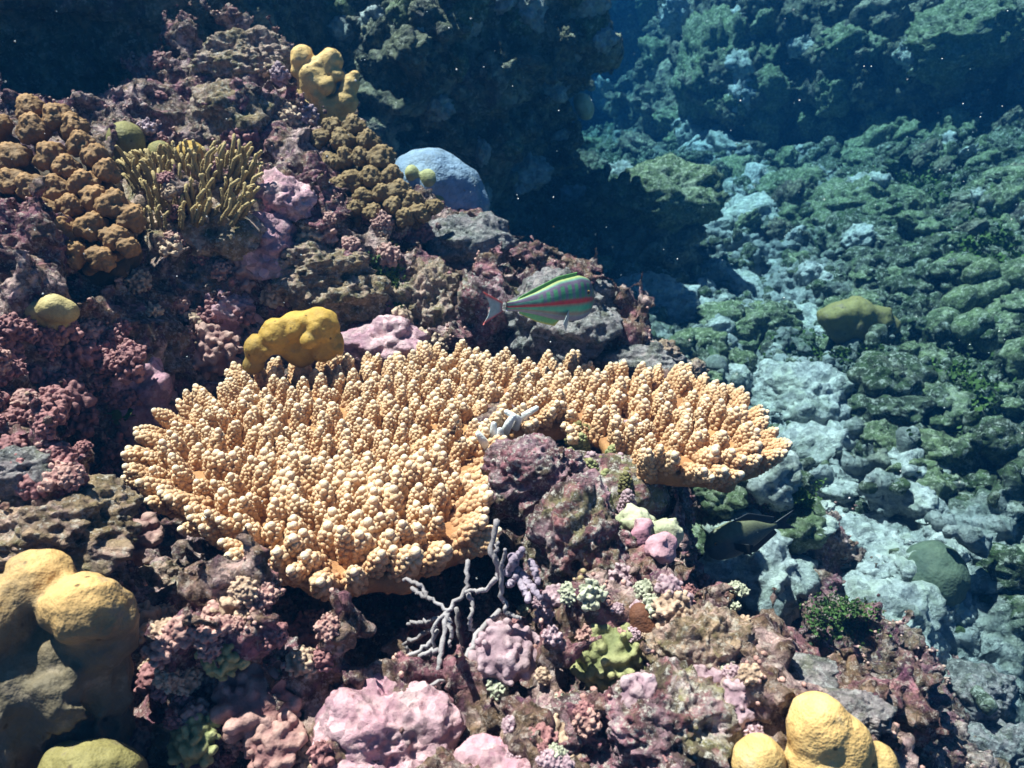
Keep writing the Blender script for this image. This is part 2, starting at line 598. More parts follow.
reef_px = [  # photo point and distance in metres
    (-60, 800, .82), (60, 790, .85), (200, 765, .86), (330, 765, .86), (450, 765, .84), (560, 765, .85), (680, 765, .87), (800, 790, .86), (880, 790, .92),
    (130, 690, .98), (60, 700, .95), (220, 680, .93), (280, 650, .98), (380, 665, 1.15), (430, 640, 1.30), (520, 660, 1.05), (610, 660, 1.0), (690, 650, 1.0), (770, 690, 1.0),
    (150, 590, 1.0), (60, 560, .98), (110, 550, 1.02), (60, 510, 1.05), (20, 440, 1.15), (100, 470, 1.18), (60, 400, 1.26), (140, 400, 1.36), (20, 340, 1.36), (80, 320, 1.42),
    (130, 340, 1.46), (210, 350, 1.5), (60, 260, 1.55), (-40, 250, 1.5), (150, 270, 1.65), (200, 230, 1.75), (230, 290, 1.62), (300, 290, 1.68), (280, 350, 1.6), (360, 330, 1.7),
    (420, 310, 1.78), (470, 320, 1.85), (330, 230, 1.85), (400, 250, 1.95), (450, 270, 2.0), (500, 290, 2.0), (560, 320, 1.95), (610, 370, 1.85), (660, 400, 1.75),
    (150, 170, 1.9), (40, 150, 1.85), (230, 170, 1.95), (260, 110, 2.1), (240, 60, 2.25), (310, 120, 2.15), (350, 160, 2.15), (400, 200, 2.2), (470, 235, 2.25),
    (60, 118, 2.0), (-60, 120, 1.9), (150, 108, 2.2), (205, 62, 2.3),
    (450, 470, 1.5), (300, 450, 1.45), (600, 480, 1.42), (560, 560, 1.18), (640, 580, 1.22), (500, 560, 1.25), (655, 570, 1.3), (670, 480, 1.55),
]
reef_anch = [tuple(P(*a)) for a in reef_px]
reef_anch += [(0.55, 1.9, -.95), (0.75, 1.55, -1.15), (0.62, 1.25, -.98), (0.9, 1.1, -1.4), (0.66, .72, -1.15), (.9, .7, -1.4), (.42, 1.2, -1.15), (.48, 1.5, -1.3), (.46, 1.72, -1.25), (.46, 1.04, -1.1), (.38, 1.95, -1.1), (.62, .9, -1.1), (.4, 2.3, -.9), (.1, 2.6, -.75), (-.2, 2.9, -.6),
              (1.2, 1.5, -1.6), (1.2, .5, -1.4), (.7, 2.5, -1.1), (-.7, 2.9, -.25), (-1.2, 2.6, -.25), (-1.8, 2.3, -.2), (-2.2, 1.6, .1), (-2.2, .6, -.4), (0, .2, -.75), (-.9, .2, -.7), (.75, .3, -1.2)]
H1 = rbf(reef_anch, 0.004)
floor_px = [(720, 540, 2.4), (850, 560, 2.25), (950, 690, 2.0), (1030, 760, 1.85), (800, 660, 2.1), (900, 450, 2.75), (1010, 450, 2.6), (750, 420, 3.0), (900, 340, 3.4), (1010, 320, 3.2),
            (780, 330, 3.7), (650, 300, 4.0), (700, 240, 4.8), (730, 170, 6.3), (850, 240, 4.6), (960, 210, 4.3), (1040, 190, 4.1), (880, 190, 5.0), (720, 132, 7.6), (640, 250, 4.5), (560, 262, 4.0),
            (690, 120, 9.0), (1100, 400, 2.8), (1150, 250, 3.6), (780, 200, 5.6), (830, 480, 2.55)]
floor_anch = [tuple(P(*a)) for a in floor_px] + [(.2, 2.6, -1.0), (-.6, 3.4, -.7), (.8, 1.2, -1.5), (2, 1.2, -1.5), (3.2, 2, -1.0), (5, 4, .2), (5, 2, -.3), (-.8, 5, -.5), (1, 10.5, .05)]
H2 = rbf(floor_anch, 0.004)

def poly_sd(poly, X, Y):
    poly = np.array(poly, dtype=float)
    d = np.full(X.shape, 1e9)
    s = np.zeros(X.shape, dtype=bool)
    for i in range(len(poly)):
        a, b_ = poly[i], poly[(i + 1) % len(poly)]
        e = b_ - a
        wx, wy = X - a[0], Y - a[1]
        t = np.clip((wx * e[0] + wy * e[1]) / (e @ e), 0, 1)
        d = np.minimum(d, (wx - t * e[0]) ** 2 + (wy - t * e[1]) ** 2)
        c = (a[1] > Y) != (b_[1] > Y)
        with np.errstate(divide='ignore', invalid='ignore'):
            xi = a[0] + (Y - a[1]) / (b_[1] - a[1] if b_[1] != a[1] else 1e-9) * e[0]
        s ^= c & (X < xi)
    d = np.sqrt(d)
    return np.where(s, -d, d)


TILT = 0.12


def on_plate(px, py, lift=0.0):
    r = ray(px, py)
    d = (-0.5 - TILT * 1.2 + lift) / (r[2] - TILT * r[1])
    return r * d


PN = np.array([0, -TILT, 1.0])
PN /= np.linalg.norm(PN)
outline_px = [(152, 462), (168, 436), (196, 414), (250, 386), (320, 375), (400, 378), (450, 363), (520, 372), (580, 379), (640, 386), (700, 398), (742, 416), (768, 440),
              (762, 462), (730, 476), (684, 478), (650, 474), (618, 456), (590, 436), (560, 428), (515, 436), (486, 452), (474, 486), (478, 524), (462, 548), (405, 578), (335, 586), (275, 574), (232, 548), (205, 520), (182, 505), (150, 488)]
OUT = np.array([on_plate(*p) for p in outline_px])
def plate_z(x, y):
    return -0.5 + TILT * (y - 1.2)



H1_raw = H1


def H1(X, Y):
    """the slope, hollowed out beneath the table"""
    Z = H1_raw(X, Y)
    D = poly_sd(OUT[:, :2], X, Y)
    lim = plate_z(X, Y) - 0.19 + np.clip(D - 0.07, 0, 1) * 2.0 - 0.12 * np.clip(-D / 0.2, 0, 1)
    return np.minimum(Z, lim)




def band_terrain(base, lo, hi, h, disp, amp):
    dims = np.ceil((np.array(hi) - lo) / h).astype(int) + 1
    gx, gy, gz = [lo[a] + h * np.arange(dims[a]) for a in range(3)]
    S = base(gx, gy, gz).astype(np.float32)
    mk = np.abs(S) < amp
    ii = np.argwhere(mk)
    pts = (ii * h + np.array(lo)).astype(np.float32)
    S[mk] += disp(pts)
    return surface_nets(S, lo, h)


def height_base(H):
    def f(gx, gy, gz):
        X, Y = np.meshgrid(gx, gy, indexing='ij')
        Z = H(X, Y)
        gxx, gyy = np.gradient(Z, gx[1] - gx[0])
        k = 1 / np.sqrt(1 + np.minimum(gxx ** 2 + gyy ** 2, 1.6))
        return (gz[None, None, :] - Z[:, :, None]) * k[:, :, None]
    return f


def reef_disp(p):
    return (-0.10 * fbm(p * 4.2, 2) - 0.085 * ridged(p * 8.5 + 3, 2) + 0.035 - 0.062 * fbm(p * 20, 2)).astype(np.float32)


V, F = band_terrain(height_base(H1), (-2.1, 0.22, -1.55), (1.25, 3.1, 0.62), 0.0135, reef_disp, 0.24)
coarse_reef = (V, F)
V, F = subdivide(V, F)
N = vnormals(V, F)
mask = np.clip(perlin(V * 5.3 + 40) * 3 + 0.45, 0, 1)
w = worley(V * 62)
kn = np.clip(0.62 - w, 0, 1)
V = V + N * ((kn * 0.017 * mask + 0.006 * fbm(V * 55, 3) - 0.004 * np.clip(ridged(V * 30, 2), 0, 2))[:, None])
reef_o = link('reef_slope', mesh_np('reef_slope', V, F, M['reef']))
reef_o['kind'] = 'structure'
REEF_V, REEF_N = V, N


def floor_disp(p):
    near = np.clip((4.5 - p[:, 1]) / 3, 0.25, 1)
    return (-0.18 * fbm(p * 2.0 + 5, 2) - 0.15 * ridged(p * 4.5 + 8, 2) - 0.11 * fbm(p * 10 + 2, 2) + 0.06).astype(np.float32) * (0.6 + 0.4 * near)


V, F = band_terrain(height_base(H2), (-1.2, 0.9, -2.0), (5.2, 10.6, 0.7), 0.030, floor_disp, 0.42)
coarse_floor = (V, F)
V, F = subdivide(V, F)
N = vnormals(V, F)
w = worley(V * 17)
V = V + N * ((np.clip(0.65 - w, 0, 1) * 0.05 * np.clip(perlin(V * 2.1) * 3 + .6, 0, 1) + 0.024 * fbm(V * 24, 3) + 0.03 * np.clip(.6 - worley(V * 36), 0, 1))[:, None])
SILT = np.array([P(*a)[:2] for a in ((705, 132, 9.0), (730, 170, 6.3), (735, 250, 4.7), (760, 360, 3.4), (800, 480, 2.5), (850, 560, 2.25), (950, 690, 2.0), (1010, 770, 1.8))])


def silt(p):
    """pale coral silt lies along the bottom of the channel"""
    d = np.full(len(p), 9.0)
    for a, b_ in zip(SILT[:-1], SILT[1:]):
        e = b_ - a
        t = np.clip(((p[:, :2] - a) @ e) / (e @ e), 0, 1)
        d = np.minimum(d, np.linalg.norm(p[:, :2] - a - t[:, None] * e, axis=1))
    wd = 0.16 + 0.085 * p[:, 1]
    return np.clip(1.1 - d / wd + 0.9 * fbm(p * 3.5, 4), 0, 1)


o = link('channel_floor', mesh_np('channel_floor', V, F, M['floor_silt'], attr={'silt': silt(V)}))
o['kind'] = 'structure'


def wall_base(poly, lean, zref, top, zcrest):
    def f(gx, gy, gz):
        X, Y = np.meshgrid(gx, gy, indexing='ij')
        D = poly_sd(poly, X, Y)
        zz = gz[None, None, :]
        crest = zcrest + 0.22 * np.sin(X * 3.1 + 1.0)[:, :, None] + 0.12 * np.sin(X * 7.7 + Y * 5)[:, :, None]
        crest = crest + 0.5 * np.clip((-0.75 - X) / 0.3, 0, 1)[:, :, None]
        prof = np.where(zz < crest, lean * np.clip(zz - zref, -0.3, 5), lean * (crest - zref) - 0.75 * (zz - crest))
        S = (D[:, :, None] - prof) * (1 / math.sqrt(1 + lean * lean))
        return np.maximum(S, zz - top)
    return f


def wall_disp(p):
    q = p * np.array([1, 1, 1.5], dtype=np.float32)
    return (-0.26 * fbm(q * 1.6 + 11, 2) - 0.16 * ridged(q * 3.2 + 4, 2) - 0.10 * fbm(p * 8 + 1, 2) + 0.07).astype(np.float32)


def wall(name, poly, lean, zref, lo, hi, h, top, zcrest=9.0):
    V, F = band_terrain(wall_base(poly, lean, zref, top, zcrest), lo, hi, h, wall_disp, 0.6)
    co = (V, F)
    V, F = subdivide(V, F)
    N = vnormals(V, F)
    w = worley(V * 13)
    up = 0.6 + 0.4 * N[:, 2]
    V = V + N * ((np.clip(0.65 - w, 0, 1) * 0.075 * np.clip(perlin(V * 1.9 + 7) * 3 + .8, 0, 1) * up + 0.02 * fbm(V * 20, 3))[:, None])
    o = link(name, mesh_np(name, V, F, M['wall']))
    o['kind'] = 'structure'
    return co


TOP = 1.75
wa = wall('reef_wall', [(-3.2, 2.1), (-2.2, 2.55), (-1.5, 2.95), (-.95, 3.35), (-.3, 3.75), (-.1, 4.1), (-.12, 4.5), (-.1, 5.2), (-.1, 6.4), (-.5, 7.5), (-4, 7.5), (-4, 2.1)], 0.45, -0.5,
          (-2.7, 1.3, -1.0), (1.4, 6.8, 1.15), 0.03, 1.05, .28)
wb = wall('reef_wall', [(1.5, 11), (1.45, 8.4), (1.62, 7.4), (2.0, 7.1), (2.35, 7.2), (2.6, 6.5), (3.2, 6.0), (3.9, 5.5), (4.6, 4.7), (5.2, 3.8), (7, 3.5), (7, 11)], 0.45, -0.1,
          (0.9, 3.4, -.9), (5.6, 10.2, TOP), 0.04, TOP - .1, .5)
wc = wall('reef_wall', [(-3, 10.6), (-1, 10.3), (.5, 10.2), (2.5, 10.4), (5, 10.5), (5, 13), (-3, 13)], 0.1, 0.0,
          (-2, 9.4, -.8), (3.5, 11.5, 2.1), 0.07, 2.0)

bvh_parts = [coarse_reef, coarse_floor, wa, wb, wc]
BV, BF = join(bvh_parts)
BVH = BVHTree.FromPolygons(BV.tolist(), BF.tolist())
BVH_REEF = BVHTree.FromPolygons(coarse_reef[0].tolist(), coarse_reef[1].tolist())
BVH_FLOOR = BVHTree.FromPolygons(coarse_floor[0].tolist(), coarse_floor[1].tolist())


def hit(px, py, tree=None):
    d = Vector(ray(px, py))
    L = d.length
    loc, nor, i, dist = (tree or BVH).ray_cast(Vector((0, 0, 0)), d / L)
    if loc is None:
        return None
    if nor.dot(d) > 0:
        nor = -nor
    return loc, nor, dist / L       # depth along the view axis


def ground(x, y, tree=None, top=1.0):
    loc, nor, i, dist = (tree or BVH).ray_cast(Vector((x, y, top)), Vector((0, 0, -1)))
    return loc, nor


# ------------------------------------------------------------------ table coral
c0 = np.array([-0.05, 1.25, -0.5 + TILT * 0.05])
table = empty('table_coral', c0, 'large golden tan table coral with crowded knobbly branch tips in the centre', 'coral')


def plate_build():
    h = 0.009
    lo = np.array([OUT[:, 0].min() - .06, OUT[:, 1].min() - .06, -0.62])
    hi = np.array([OUT[:, 0].max() + .06, OUT[:, 1].max() + .06, -0.36])
    dims = np.ceil((hi - lo) / h).astype(int) + 1
    gx, gy, gz = [lo[a] + h * np.arange(dims[a]) for a in range(3)]
    X, Y = np.meshgrid(gx, gy, indexing='ij')
    D = poly_sd(OUT[:, :2], X, Y)
    zz = gz[None, None, :] - plate_z(0, Y)[:, :, None]
    thick = 0.014 + 0.018 * np.clip(-D / 0.25, 0, 1)
    S = np.maximum(D[:, :, None], np.abs(zz + thick[:, :, None] - 0.006) - thick[:, :, None]).astype(np.float32)
    A, B, C = np.meshgrid(gx, gy, gz, indexing='ij')
    pts = np.stack([A.ravel(), B.ravel(), C.ravel()], 1)
    S += (-0.010 * fbm(pts * 22, 3)).reshape(S.shape).astype(np.float32)
    return surface_nets(S, lo, h)


V, F = plate_build()
link('plate', mesh_np('plate', V - c0, F, M['table_plate']), table)
st = [(0, 0, -.05, .09), (.02, .03, -.15, .085), (.0, .08, -.28, .10), (-.04, .1, -.4, .14)]
V, F = sdf_blob(st, 0.012, 0.05, noise=lambda p: -0.012 * fbm(p * 18, 3))
link('stalk', mesh_np('stalk', V + np.array([0.02, .12, 0]), F, M['reef']), table)


def branch_mesh(seed, nub_sub=2, fat=1.0, height=0.046, fork=0, big=1.0):
    r = np.random.default_rng(seed)
    parts = []
    tips = []

    def column(base, d, L, r0, nn):
        d = d / np.linalg.norm(d)
        n = 7
        ts = np.linspace(0, 1, n)
        bend = r.normal(0, .004, 3)
        pts = base + d * (ts * L)[:, None] + bend * (ts ** 2)[:, None]
        rad = r0 * (1 - 0.68 * ts ** 1.25)
        V, F = tube(pts, rad, 8)
        parts.append((V, F))
        tips.append(np.clip(np.concatenate([ts.repeat(8), [0, 1]]), 0, 1) * 0.65 * np.ones(len(V)))
        # axial corallite: the blunt round tip
        sv, sf = ico(2)
        rt = max(rad[-1] * 1.05, 0.0044 * big)
        parts.append((sv * rt * np.array([1, 1, 1.15]) + pts[-1] + d * rt * 0.3, sf))
        tips.append(np.full(len(sv), 0.56) + 0.36 * np.clip(sv[:, 2], 0, 1))
        a = np.cross(d, [0.2, 0.9, 0.4])
        a /= np.linalg.norm(a)
        b = np.cross(d, a)
        nv, nf = ico(nub_sub)
        for k in range(nn):
            t = 0.10 + 0.86 * (k + r.uniform(-.3, .3)) / nn
            t = min(max(t, 0.06), 0.99)
            ph = k * 2.39996 + r.uniform(-.35, .35)
            out = math.cos(ph) * a + math.sin(ph) * b
            c = base + d * t * L + bend * t * t + out * r0 * (1 - 0.68 * t ** 1.25) * 0.92
            ax = out * 0.6 + d * 0.85
            ax /= np.linalg.norm(ax)
            s = r.uniform(0.0025, 0.0034) * fat * (1.08 - 0.12 * t) * (1 if big == 1 else 1.15)
            q = nv * s
            q = q + ax * (q @ ax)[:, None] * 0.45
            parts.append((q + c, nf))
            tips.append(np.clip(0.08 + 0.42 * t ** 1.4 + 0.20 * (nv @ ax), 0, 1))

    hh = height * r.uniform(.86, 1.15)
    column(np.array([0, 0, -0.012]), np.array([r.normal(0, .08), r.normal(0, .08), 1]), hh, 0.0146 * fat, 74)
    for k in range(fork):
        ph = r.uniform(0, 6.28)
        d = np.array([math.cos(ph) * .55, math.sin(ph) * .55, 1])
        column(np.array([math.cos(ph) * .004, math.sin(ph) * .004, r.uniform(0.0, .012)]), d, hh * r.uniform(.6, .85), 0.0105 * fat, 40)
    V, F = join(parts)
    return V, F, np.concatenate(tips)


variants = []
for s in range(12):
    fork = [0, 0, 0, 0, 1, 1, 0, 0, 2, 0, 2, 1][s]
    variants.append(branch_mesh(100 + s, 2, 1.0 + 0.04 * (s % 3), fork=fork, big=1.12 if fork else 0.95))
var_mesh = [mesh_np('branch', v, f, M['table'], attr={'tip': t}) for v, f, t in variants]

# positions: dart throwing in the plate outline
cand = []
xs = rng.uniform(OUT[:, 0].min(), OUT[:, 0].max(), 60000)
ys = rng.uniform(OUT[:, 1].min(), OUT[:, 1].max(), 60000)
sd = poly_sd(OUT[:, :2], xs, ys)
inside = sd < 0.0
xs, ys, sd = xs[inside], ys[inside], sd[inside]
grid = {}
SP = 0.0278
for x, y, d in zip(xs, ys, sd):
    gi, gj = int(x // SP), int(y // SP)
    ok = True
    for i in range(gi - 1, gi + 2):
        for j in range(gj - 1, gj + 2):
            for (a, b_) in grid.get((i, j), ()):
                if (a - x) ** 2 + (b_ - y) ** 2 < SP * SP:
                    ok = False
    if ok:
        grid.setdefault((gi, gj), []).append((x, y))
        cand.append((x, y, d))
cand = np.array(cand)
eps = 0.01
gxn = (poly_sd(OUT[:, :2], cand[:, 0] + eps, cand[:, 1]) - poly_sd(OUT[:, :2], cand[:, 0] - eps, cand[:, 1])) / (2 * eps)
gyn = (poly_sd(OUT[:, :2], cand[:, 0], cand[:, 1] + eps) - poly_sd(OUT[:, :2], cand[:, 0], cand[:, 1] - eps)) / (2 * eps)
near_order = np.argsort(np.linalg.norm(np.c_[cand[:, :2], plate_z(0, cand[:, 1])], axis=1))
rank = np.empty(len(cand), dtype=int)
rank[near_order] = np.arange(len(cand))
rest_parts, rest_tips = [], []
for i, (x, y, d) in enumerate(cand):
    wgt = float(np.clip(1 + d / 0.085, 0, 1)) ** 1.3
    back = float(np.clip((y - 1.35) / .3, 0, 1))
    front = 1 - float(np.clip((y - 0.9) / .35, 0, 1))
    notch = 1.0 if (-0.04 < x < 0.24 and y < 1.3) else 0.0
    lean = wgt * (0.60 - 0.4 * back) * (1 - 0.75 * notch)
    dirv = np.array([gxn[i] * lean + random.gauss(0, .05), gyn[i] * lean + random.gauss(0, .05), 1.0 - 0.62 * wgt * (1 - back) * (1 - notch)])
    dirv += np.array([0.06, -0.05, 0])
    dirv /= np.linalg.norm(dirv)
    vi = random.choice((4, 7, 8, 10, 5, 2, 11) if (front > 0.35 or wgt > .5) else (0, 1, 2, 3, 5, 6, 9, 7, 0, 3))
    sc = random.uniform(.95, 1.25) * (1 + 0.20 * front)
    loc = np.array([x, y, plate_z(0, y) + random.uniform(-.004, .006)])
    rot = orient(dirv, random.uniform(0, 6.28))
    if rank[i] < 300:
        link('branch', var_mesh[vi], table, loc - c0, rot, (sc, sc, sc))
    else:
        v, f, t = variants[vi]
        R = np.array(rot.to_matrix())
        rest_parts.append(((v * sc) @ R.T + loc - c0, f))
        rest_tips.append(t)
if rest_parts:
    V, F = join(rest_parts)
    ro = link('branch', mesh_np('branch_rest', V, F, M['table'], attr={'tip': np.concatenate(rest_tips)}), table)
    ro['kind'] = 'stuff'
print('table branches', len(cand))

# ------------------------------------------------------------------ landmarks that tell repeats apart in their labels
def marks(d):
    out = []
    for k_, (a_, b_) in d.items():
        hh_ = hit(a_, b_)
        if hh_:
            out.append((k_, hh_[0]))
    return out


def near(loc, lm, r, cuts):
    size = 'small' if r < cuts[0] else ('larger' if r > cuts[1] else 'middling')
    return size, min(lm, key=lambda q_: (q_[1] - loc).length)[0]


# ------------------------------------------------------------------ rocks
_rocks = {}


def rock_vf(seed, sub, pits=0.10, ridge=0.14, flat=1.0, knob=0.0):
    v, f = ico(sub)
    o = np.array([seed * 3.7, seed * 1.3, seed * 2.1])
    r = 1 + 0.42 * fbm(v * 1.1 + o, 2) + ridge * (ridged(v * 2.2 + o, 3) - .3) + 0.06 * fbm(v * 7 + o, 3)
    if pits:
        w = worley(v * 3.4 + o)
        r -= pits * np.clip(0.5 - w, 0, 1) * 2.2
    if knob:
        w = worley(v * 7.5 + o + 5)
        r += knob * np.clip(0.6 - w, 0, 1)
    V = v * r[:, None]
    if flat != 1.0:
        V[:, 2] *= flat
    return V, f


def rock(px, py, rx, ry, label, mat, seed, sub=5, sink=0.35, cat='rock', name='coral_rock', group=None, depth=None, dz=1.0, tree=None, **kw):
    """a rock seated on the terrain where the photograph has it; rx, ry its half size in photo pixels"""
    hh = hit(px, py, tree)
    loc, nor, d = hh
    if depth:
        d = min(depth, d)
        loc = Vector(P(px, py, d))
    a, c = rx * d / FPX, ry * d / FPX
    loc = loc + Vector(ray(px, py)).normalized() * (0.4 * min(a, c)) - Vector((0, 0, c * sink * .3))
    V, F = rock_vf(seed, sub, **kw)
    V = V * np.array([a, (a + c) * 0.5 * dz, c])
    o = link(name, mesh_np(name, V, F, M[mat]), None, loc, (0, 0, 0))
    return tag(o, label, cat, group)


rock(385, 345, 40, 28, 'smooth pale pink rock directly behind the table coral, beside the ochre lobed coral', 'crust_pink', 1, knob=.0, pits=.05)
rock(568, 318, 55, 46, 'tall craggy rock behind the striped fish with a lilac-grey crusted top', 'crust_grey', 2, sub=6, knob=.12, depth=1.95)
rock(492, 300, 28, 34, 'dark mossy rock at the tail end of the striped fish', 'crust_mixed', 3, knob=.15)
rock(642, 362, 42, 20, 'low lilac-grey domed rock at the back right rim of the table coral', 'crust_grey', 4, pits=.04, depth=1.78)
rock(688, 374, 17, 14, 'small brown knobbly rock right of the lilac-grey domed rock', 'crust_tan', 5, knob=.2, depth=1.76)
rock(660, 352, 18, 12, 'little tan rock perched on the lilac-grey domed rock', 'crust_tan', 35, knob=.2, depth=1.80)
rock(530, 476, 46, 36, 'pink crusted craggy rock poking up in the notch of the table coral', 'crust_mixed', 6, sub=6, knob=.16, depth=1.16)
rock(578, 545, 52, 64, 'tall hollowed pink and grey rock under the notch of the table coral', 'crust_mixed', 7, sub=6, knob=.10, pits=.3, depth=1.10)
rock(390, 738, 66, 58, 'large smooth mauve-pink faceted rock at the bottom centre', 'crust_pink', 17, sub=6, pits=.05, ridge=.12, depth=.88)
rock(500, 768, 44, 26, 'low pink rock beside the mauve-pink faceted rock at the bottom edge', 'crust_pink', 9, pits=.1, depth=.88)
rock(698, 652, 44, 44, 'jagged rock crusted yellow and white right of the brown sponge', 'crust_tan', 10, sub=6, knob=.22, depth=.98)
rock(672, 722, 60, 48, 'dark purple crusted rock at the bottom below the green lumpy coral', 'crust_mixed', 11, sub=6, knob=.2, depth=.92)
rock(790, 672, 40, 14, 'dark grey rock behind the bottom right yellow lobed coral', 'crust_grey', 12, knob=.12, depth=1.02)
rock(50, 528, 72, 38, 'broad grey-white and pink rock above the big mustard coral on the left', 'crust_tan', 13, sub=6, knob=.14, pits=.14)
rock(22, 470, 32, 22, 'small rounded grey rock at the left edge above the broad grey-white rock', 'crust_grey', 14, knob=.12)
rock(245, 62, 42, 28, 'olive crusted rock on the top left ridge', 'crust_tan', 15, sub=6, knob=.15)
rock(232, 118, 36, 30, 'pinkish rock below the olive ridge rock', 'crust_tan', 36, knob=.2)
rock(262, 245, 44, 34, 'pale pink boulder in the middle of the left slope', 'crust_pink', 16, knob=.12, pits=.08)
rock(225, 308, 30, 24, 'pink crusted rock left of the ochre lobed coral', 'crust_pink', 8, knob=.18)
rock(310, 270, 46, 28, 'tan encrusted rock below the central cauliflower coral', 'crust_tan', 18, sub=6, knob=.2)
rock(345, 295, 40, 24, 'pale tan jagged rock left of the green algae tuft', 'crust_tan', 37, knob=.2)
rock(425, 305, 38, 40, 'tan and pink rock right of the green algae tuft', 'crust_tan', 19, sub=6, knob=.2)
rock(330, 320, 26, 18, 'small pinkish rock behind the ochre lobed coral', 'crust_tan', 20, knob=.2)
rock(470, 245, 42, 28, 'dim grey rock at the foot of the blue-grey dome coral', 'crust_grey', 21, knob=.15)
rock(280, 205, 34, 26, 'pale pinkish rock above the pale pink boulder', 'crust_pink', 22, knob=.14)
rock(140, 395, 36, 44, 'smooth mauve crusted hump left of the table coral', 'crust_pink', 23, sub=5, pits=.03, ridge=.05)
rock(160, 585, 30, 24, 'tan crusted rock under the left rim of the table coral', 'crust_tan', 24, knob=.2)
rock(120, 265, 36, 24, 'dim crusted rock under the finger coral', 'crust_mixed', 25, knob=.2)
rock(195, 738, 34, 22, 'green and white crusted rock at the bottom left', 'crust_tan', 26, knob=.2)
rock(850, 712, 36, 18, 'dark crusted rock right behind the bottom right yellow lobed coral', 'crust_grey', 38, knob=.2, depth=1.0)
rock(252, 690, 56, 50, 'pink and tan crusted rock left of the mauve-pink faceted rock', 'crust_mixed', 39, sub=6, knob=.2, depth=.93)
rock(590, 735, 52, 34, 'pink and dark crusted rock at the bottom edge left of the purple rock', 'crust_mixed', 40, sub=6, knob=.2, depth=.92)

# ------------------------------------------------------------------ lobed corals
def lobed(name, label, mat, px, py, depth, lobes, h=0.005, k=0.014, noise_amp=0.0022, cat='coral', group=None, nfreq=30):
    """lobes: (photo dx, dy, r, ddepth, stretch z) in pixels about (px,py)"""
    rmax = max(l[2] for l in lobes)
    hh = hit(px, py)
    if hh is not None:
        depth = min(depth, hh[2] + 0.30 * rmax * depth / FPX)
    s = depth / FPX
    c = P(px, py, depth)
    sp = []
    for l in lobes:
        dx, dy, r, dd = l[:4]
        sz = l[4] if len(l) > 4 else 1.0
        sp.append((dx * s, dd * s - 0, -dy * s / math.cos(PITCH) * 1.0 + dd * s * 0.0, r * s, 1, 1, sz))
    V, F = sdf_blob(sp, h, k, noise=lambda p: -noise_amp * fbm(p * nfreq + px, 3) - (0.012 * (np.abs(ridged(p * np.array([26, 26, 11], dtype=np.float32), 2)) - .4) * np.clip(-(p[:, 2] - .02) / .05, 0, 1) if mat == 'porites_big' else 0))
    N = vnormals(V, F)
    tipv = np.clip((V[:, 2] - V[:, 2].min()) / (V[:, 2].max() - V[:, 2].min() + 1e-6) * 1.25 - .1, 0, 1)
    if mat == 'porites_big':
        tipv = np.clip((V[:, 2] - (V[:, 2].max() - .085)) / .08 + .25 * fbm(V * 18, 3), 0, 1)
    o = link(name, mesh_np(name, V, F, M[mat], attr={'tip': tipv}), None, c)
    return tag(o, label, cat, group)


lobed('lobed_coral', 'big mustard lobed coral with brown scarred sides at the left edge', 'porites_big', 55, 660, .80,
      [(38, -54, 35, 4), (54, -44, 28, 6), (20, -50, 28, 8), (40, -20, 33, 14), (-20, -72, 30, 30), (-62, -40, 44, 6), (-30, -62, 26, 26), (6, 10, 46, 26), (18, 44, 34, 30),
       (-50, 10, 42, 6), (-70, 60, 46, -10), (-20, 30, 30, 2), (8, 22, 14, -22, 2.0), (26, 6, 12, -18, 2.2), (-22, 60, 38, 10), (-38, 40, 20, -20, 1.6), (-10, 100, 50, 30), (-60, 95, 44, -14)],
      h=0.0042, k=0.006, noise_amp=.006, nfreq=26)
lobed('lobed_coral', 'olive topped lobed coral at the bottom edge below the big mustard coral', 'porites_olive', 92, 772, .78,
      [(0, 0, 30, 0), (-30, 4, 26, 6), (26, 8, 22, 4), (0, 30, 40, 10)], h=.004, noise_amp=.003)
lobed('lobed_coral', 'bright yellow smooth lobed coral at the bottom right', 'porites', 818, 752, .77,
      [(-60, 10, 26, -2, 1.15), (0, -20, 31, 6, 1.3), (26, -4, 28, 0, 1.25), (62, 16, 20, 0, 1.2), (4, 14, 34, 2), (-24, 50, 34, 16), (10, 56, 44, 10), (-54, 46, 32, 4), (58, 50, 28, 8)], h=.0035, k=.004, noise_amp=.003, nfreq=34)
lobed('finger_coral', 'golden stubby finger coral standing on the top left ridge', 'porites', 322, 84, 2.08,
      [(-18, -22, 12, 0, 1.15), (10, -20, 12, 0, 1.1), (-5, -2, 19, 2), (-14, 8, 11, 0), (26, 6, 9, -4), (24, 16, 12, -4), (6, 24, 12, -5), (-14, 24, 13, -3), (30, 0, 8, -4), (16, 20, 11, -3), (-26, 28, 8, 0), (0, 36, 22, 8), (-2, -12, 13, 0), (6, 2, 9, -10), (-12, -8, 8, -10), (-4, 12, 7, -9), (34, -8, 5, -3), (-24, -12, 6, -3), (16, -8, 7, -6)],
      h=.004, k=.005, noise_amp=.004, nfreq=40)
lobed('lobed_coral', 'ochre lobed coral curling along the back left rim of the table coral', 'porites_ochre', 296, 338, 1.52,
      [(24, -10, 20, 4), (2, -10, 16, 2), (-18, -2, 18, 0), (-38, 10, 14, -3), (36, 4, 12, 2), (26, 10, 14, 2), (-44, 26, 10, -4), (0, 12, 20, 12), (12, -18, 8, -4), (-10, -14, 8, -4), (30, -18, 8, -2), (16, 0, 9, -12), (-26, 8, 8, -8), (42, 10, 6, -4)], h=.0038, k=.005, noise_amp=.004, nfreq=40)
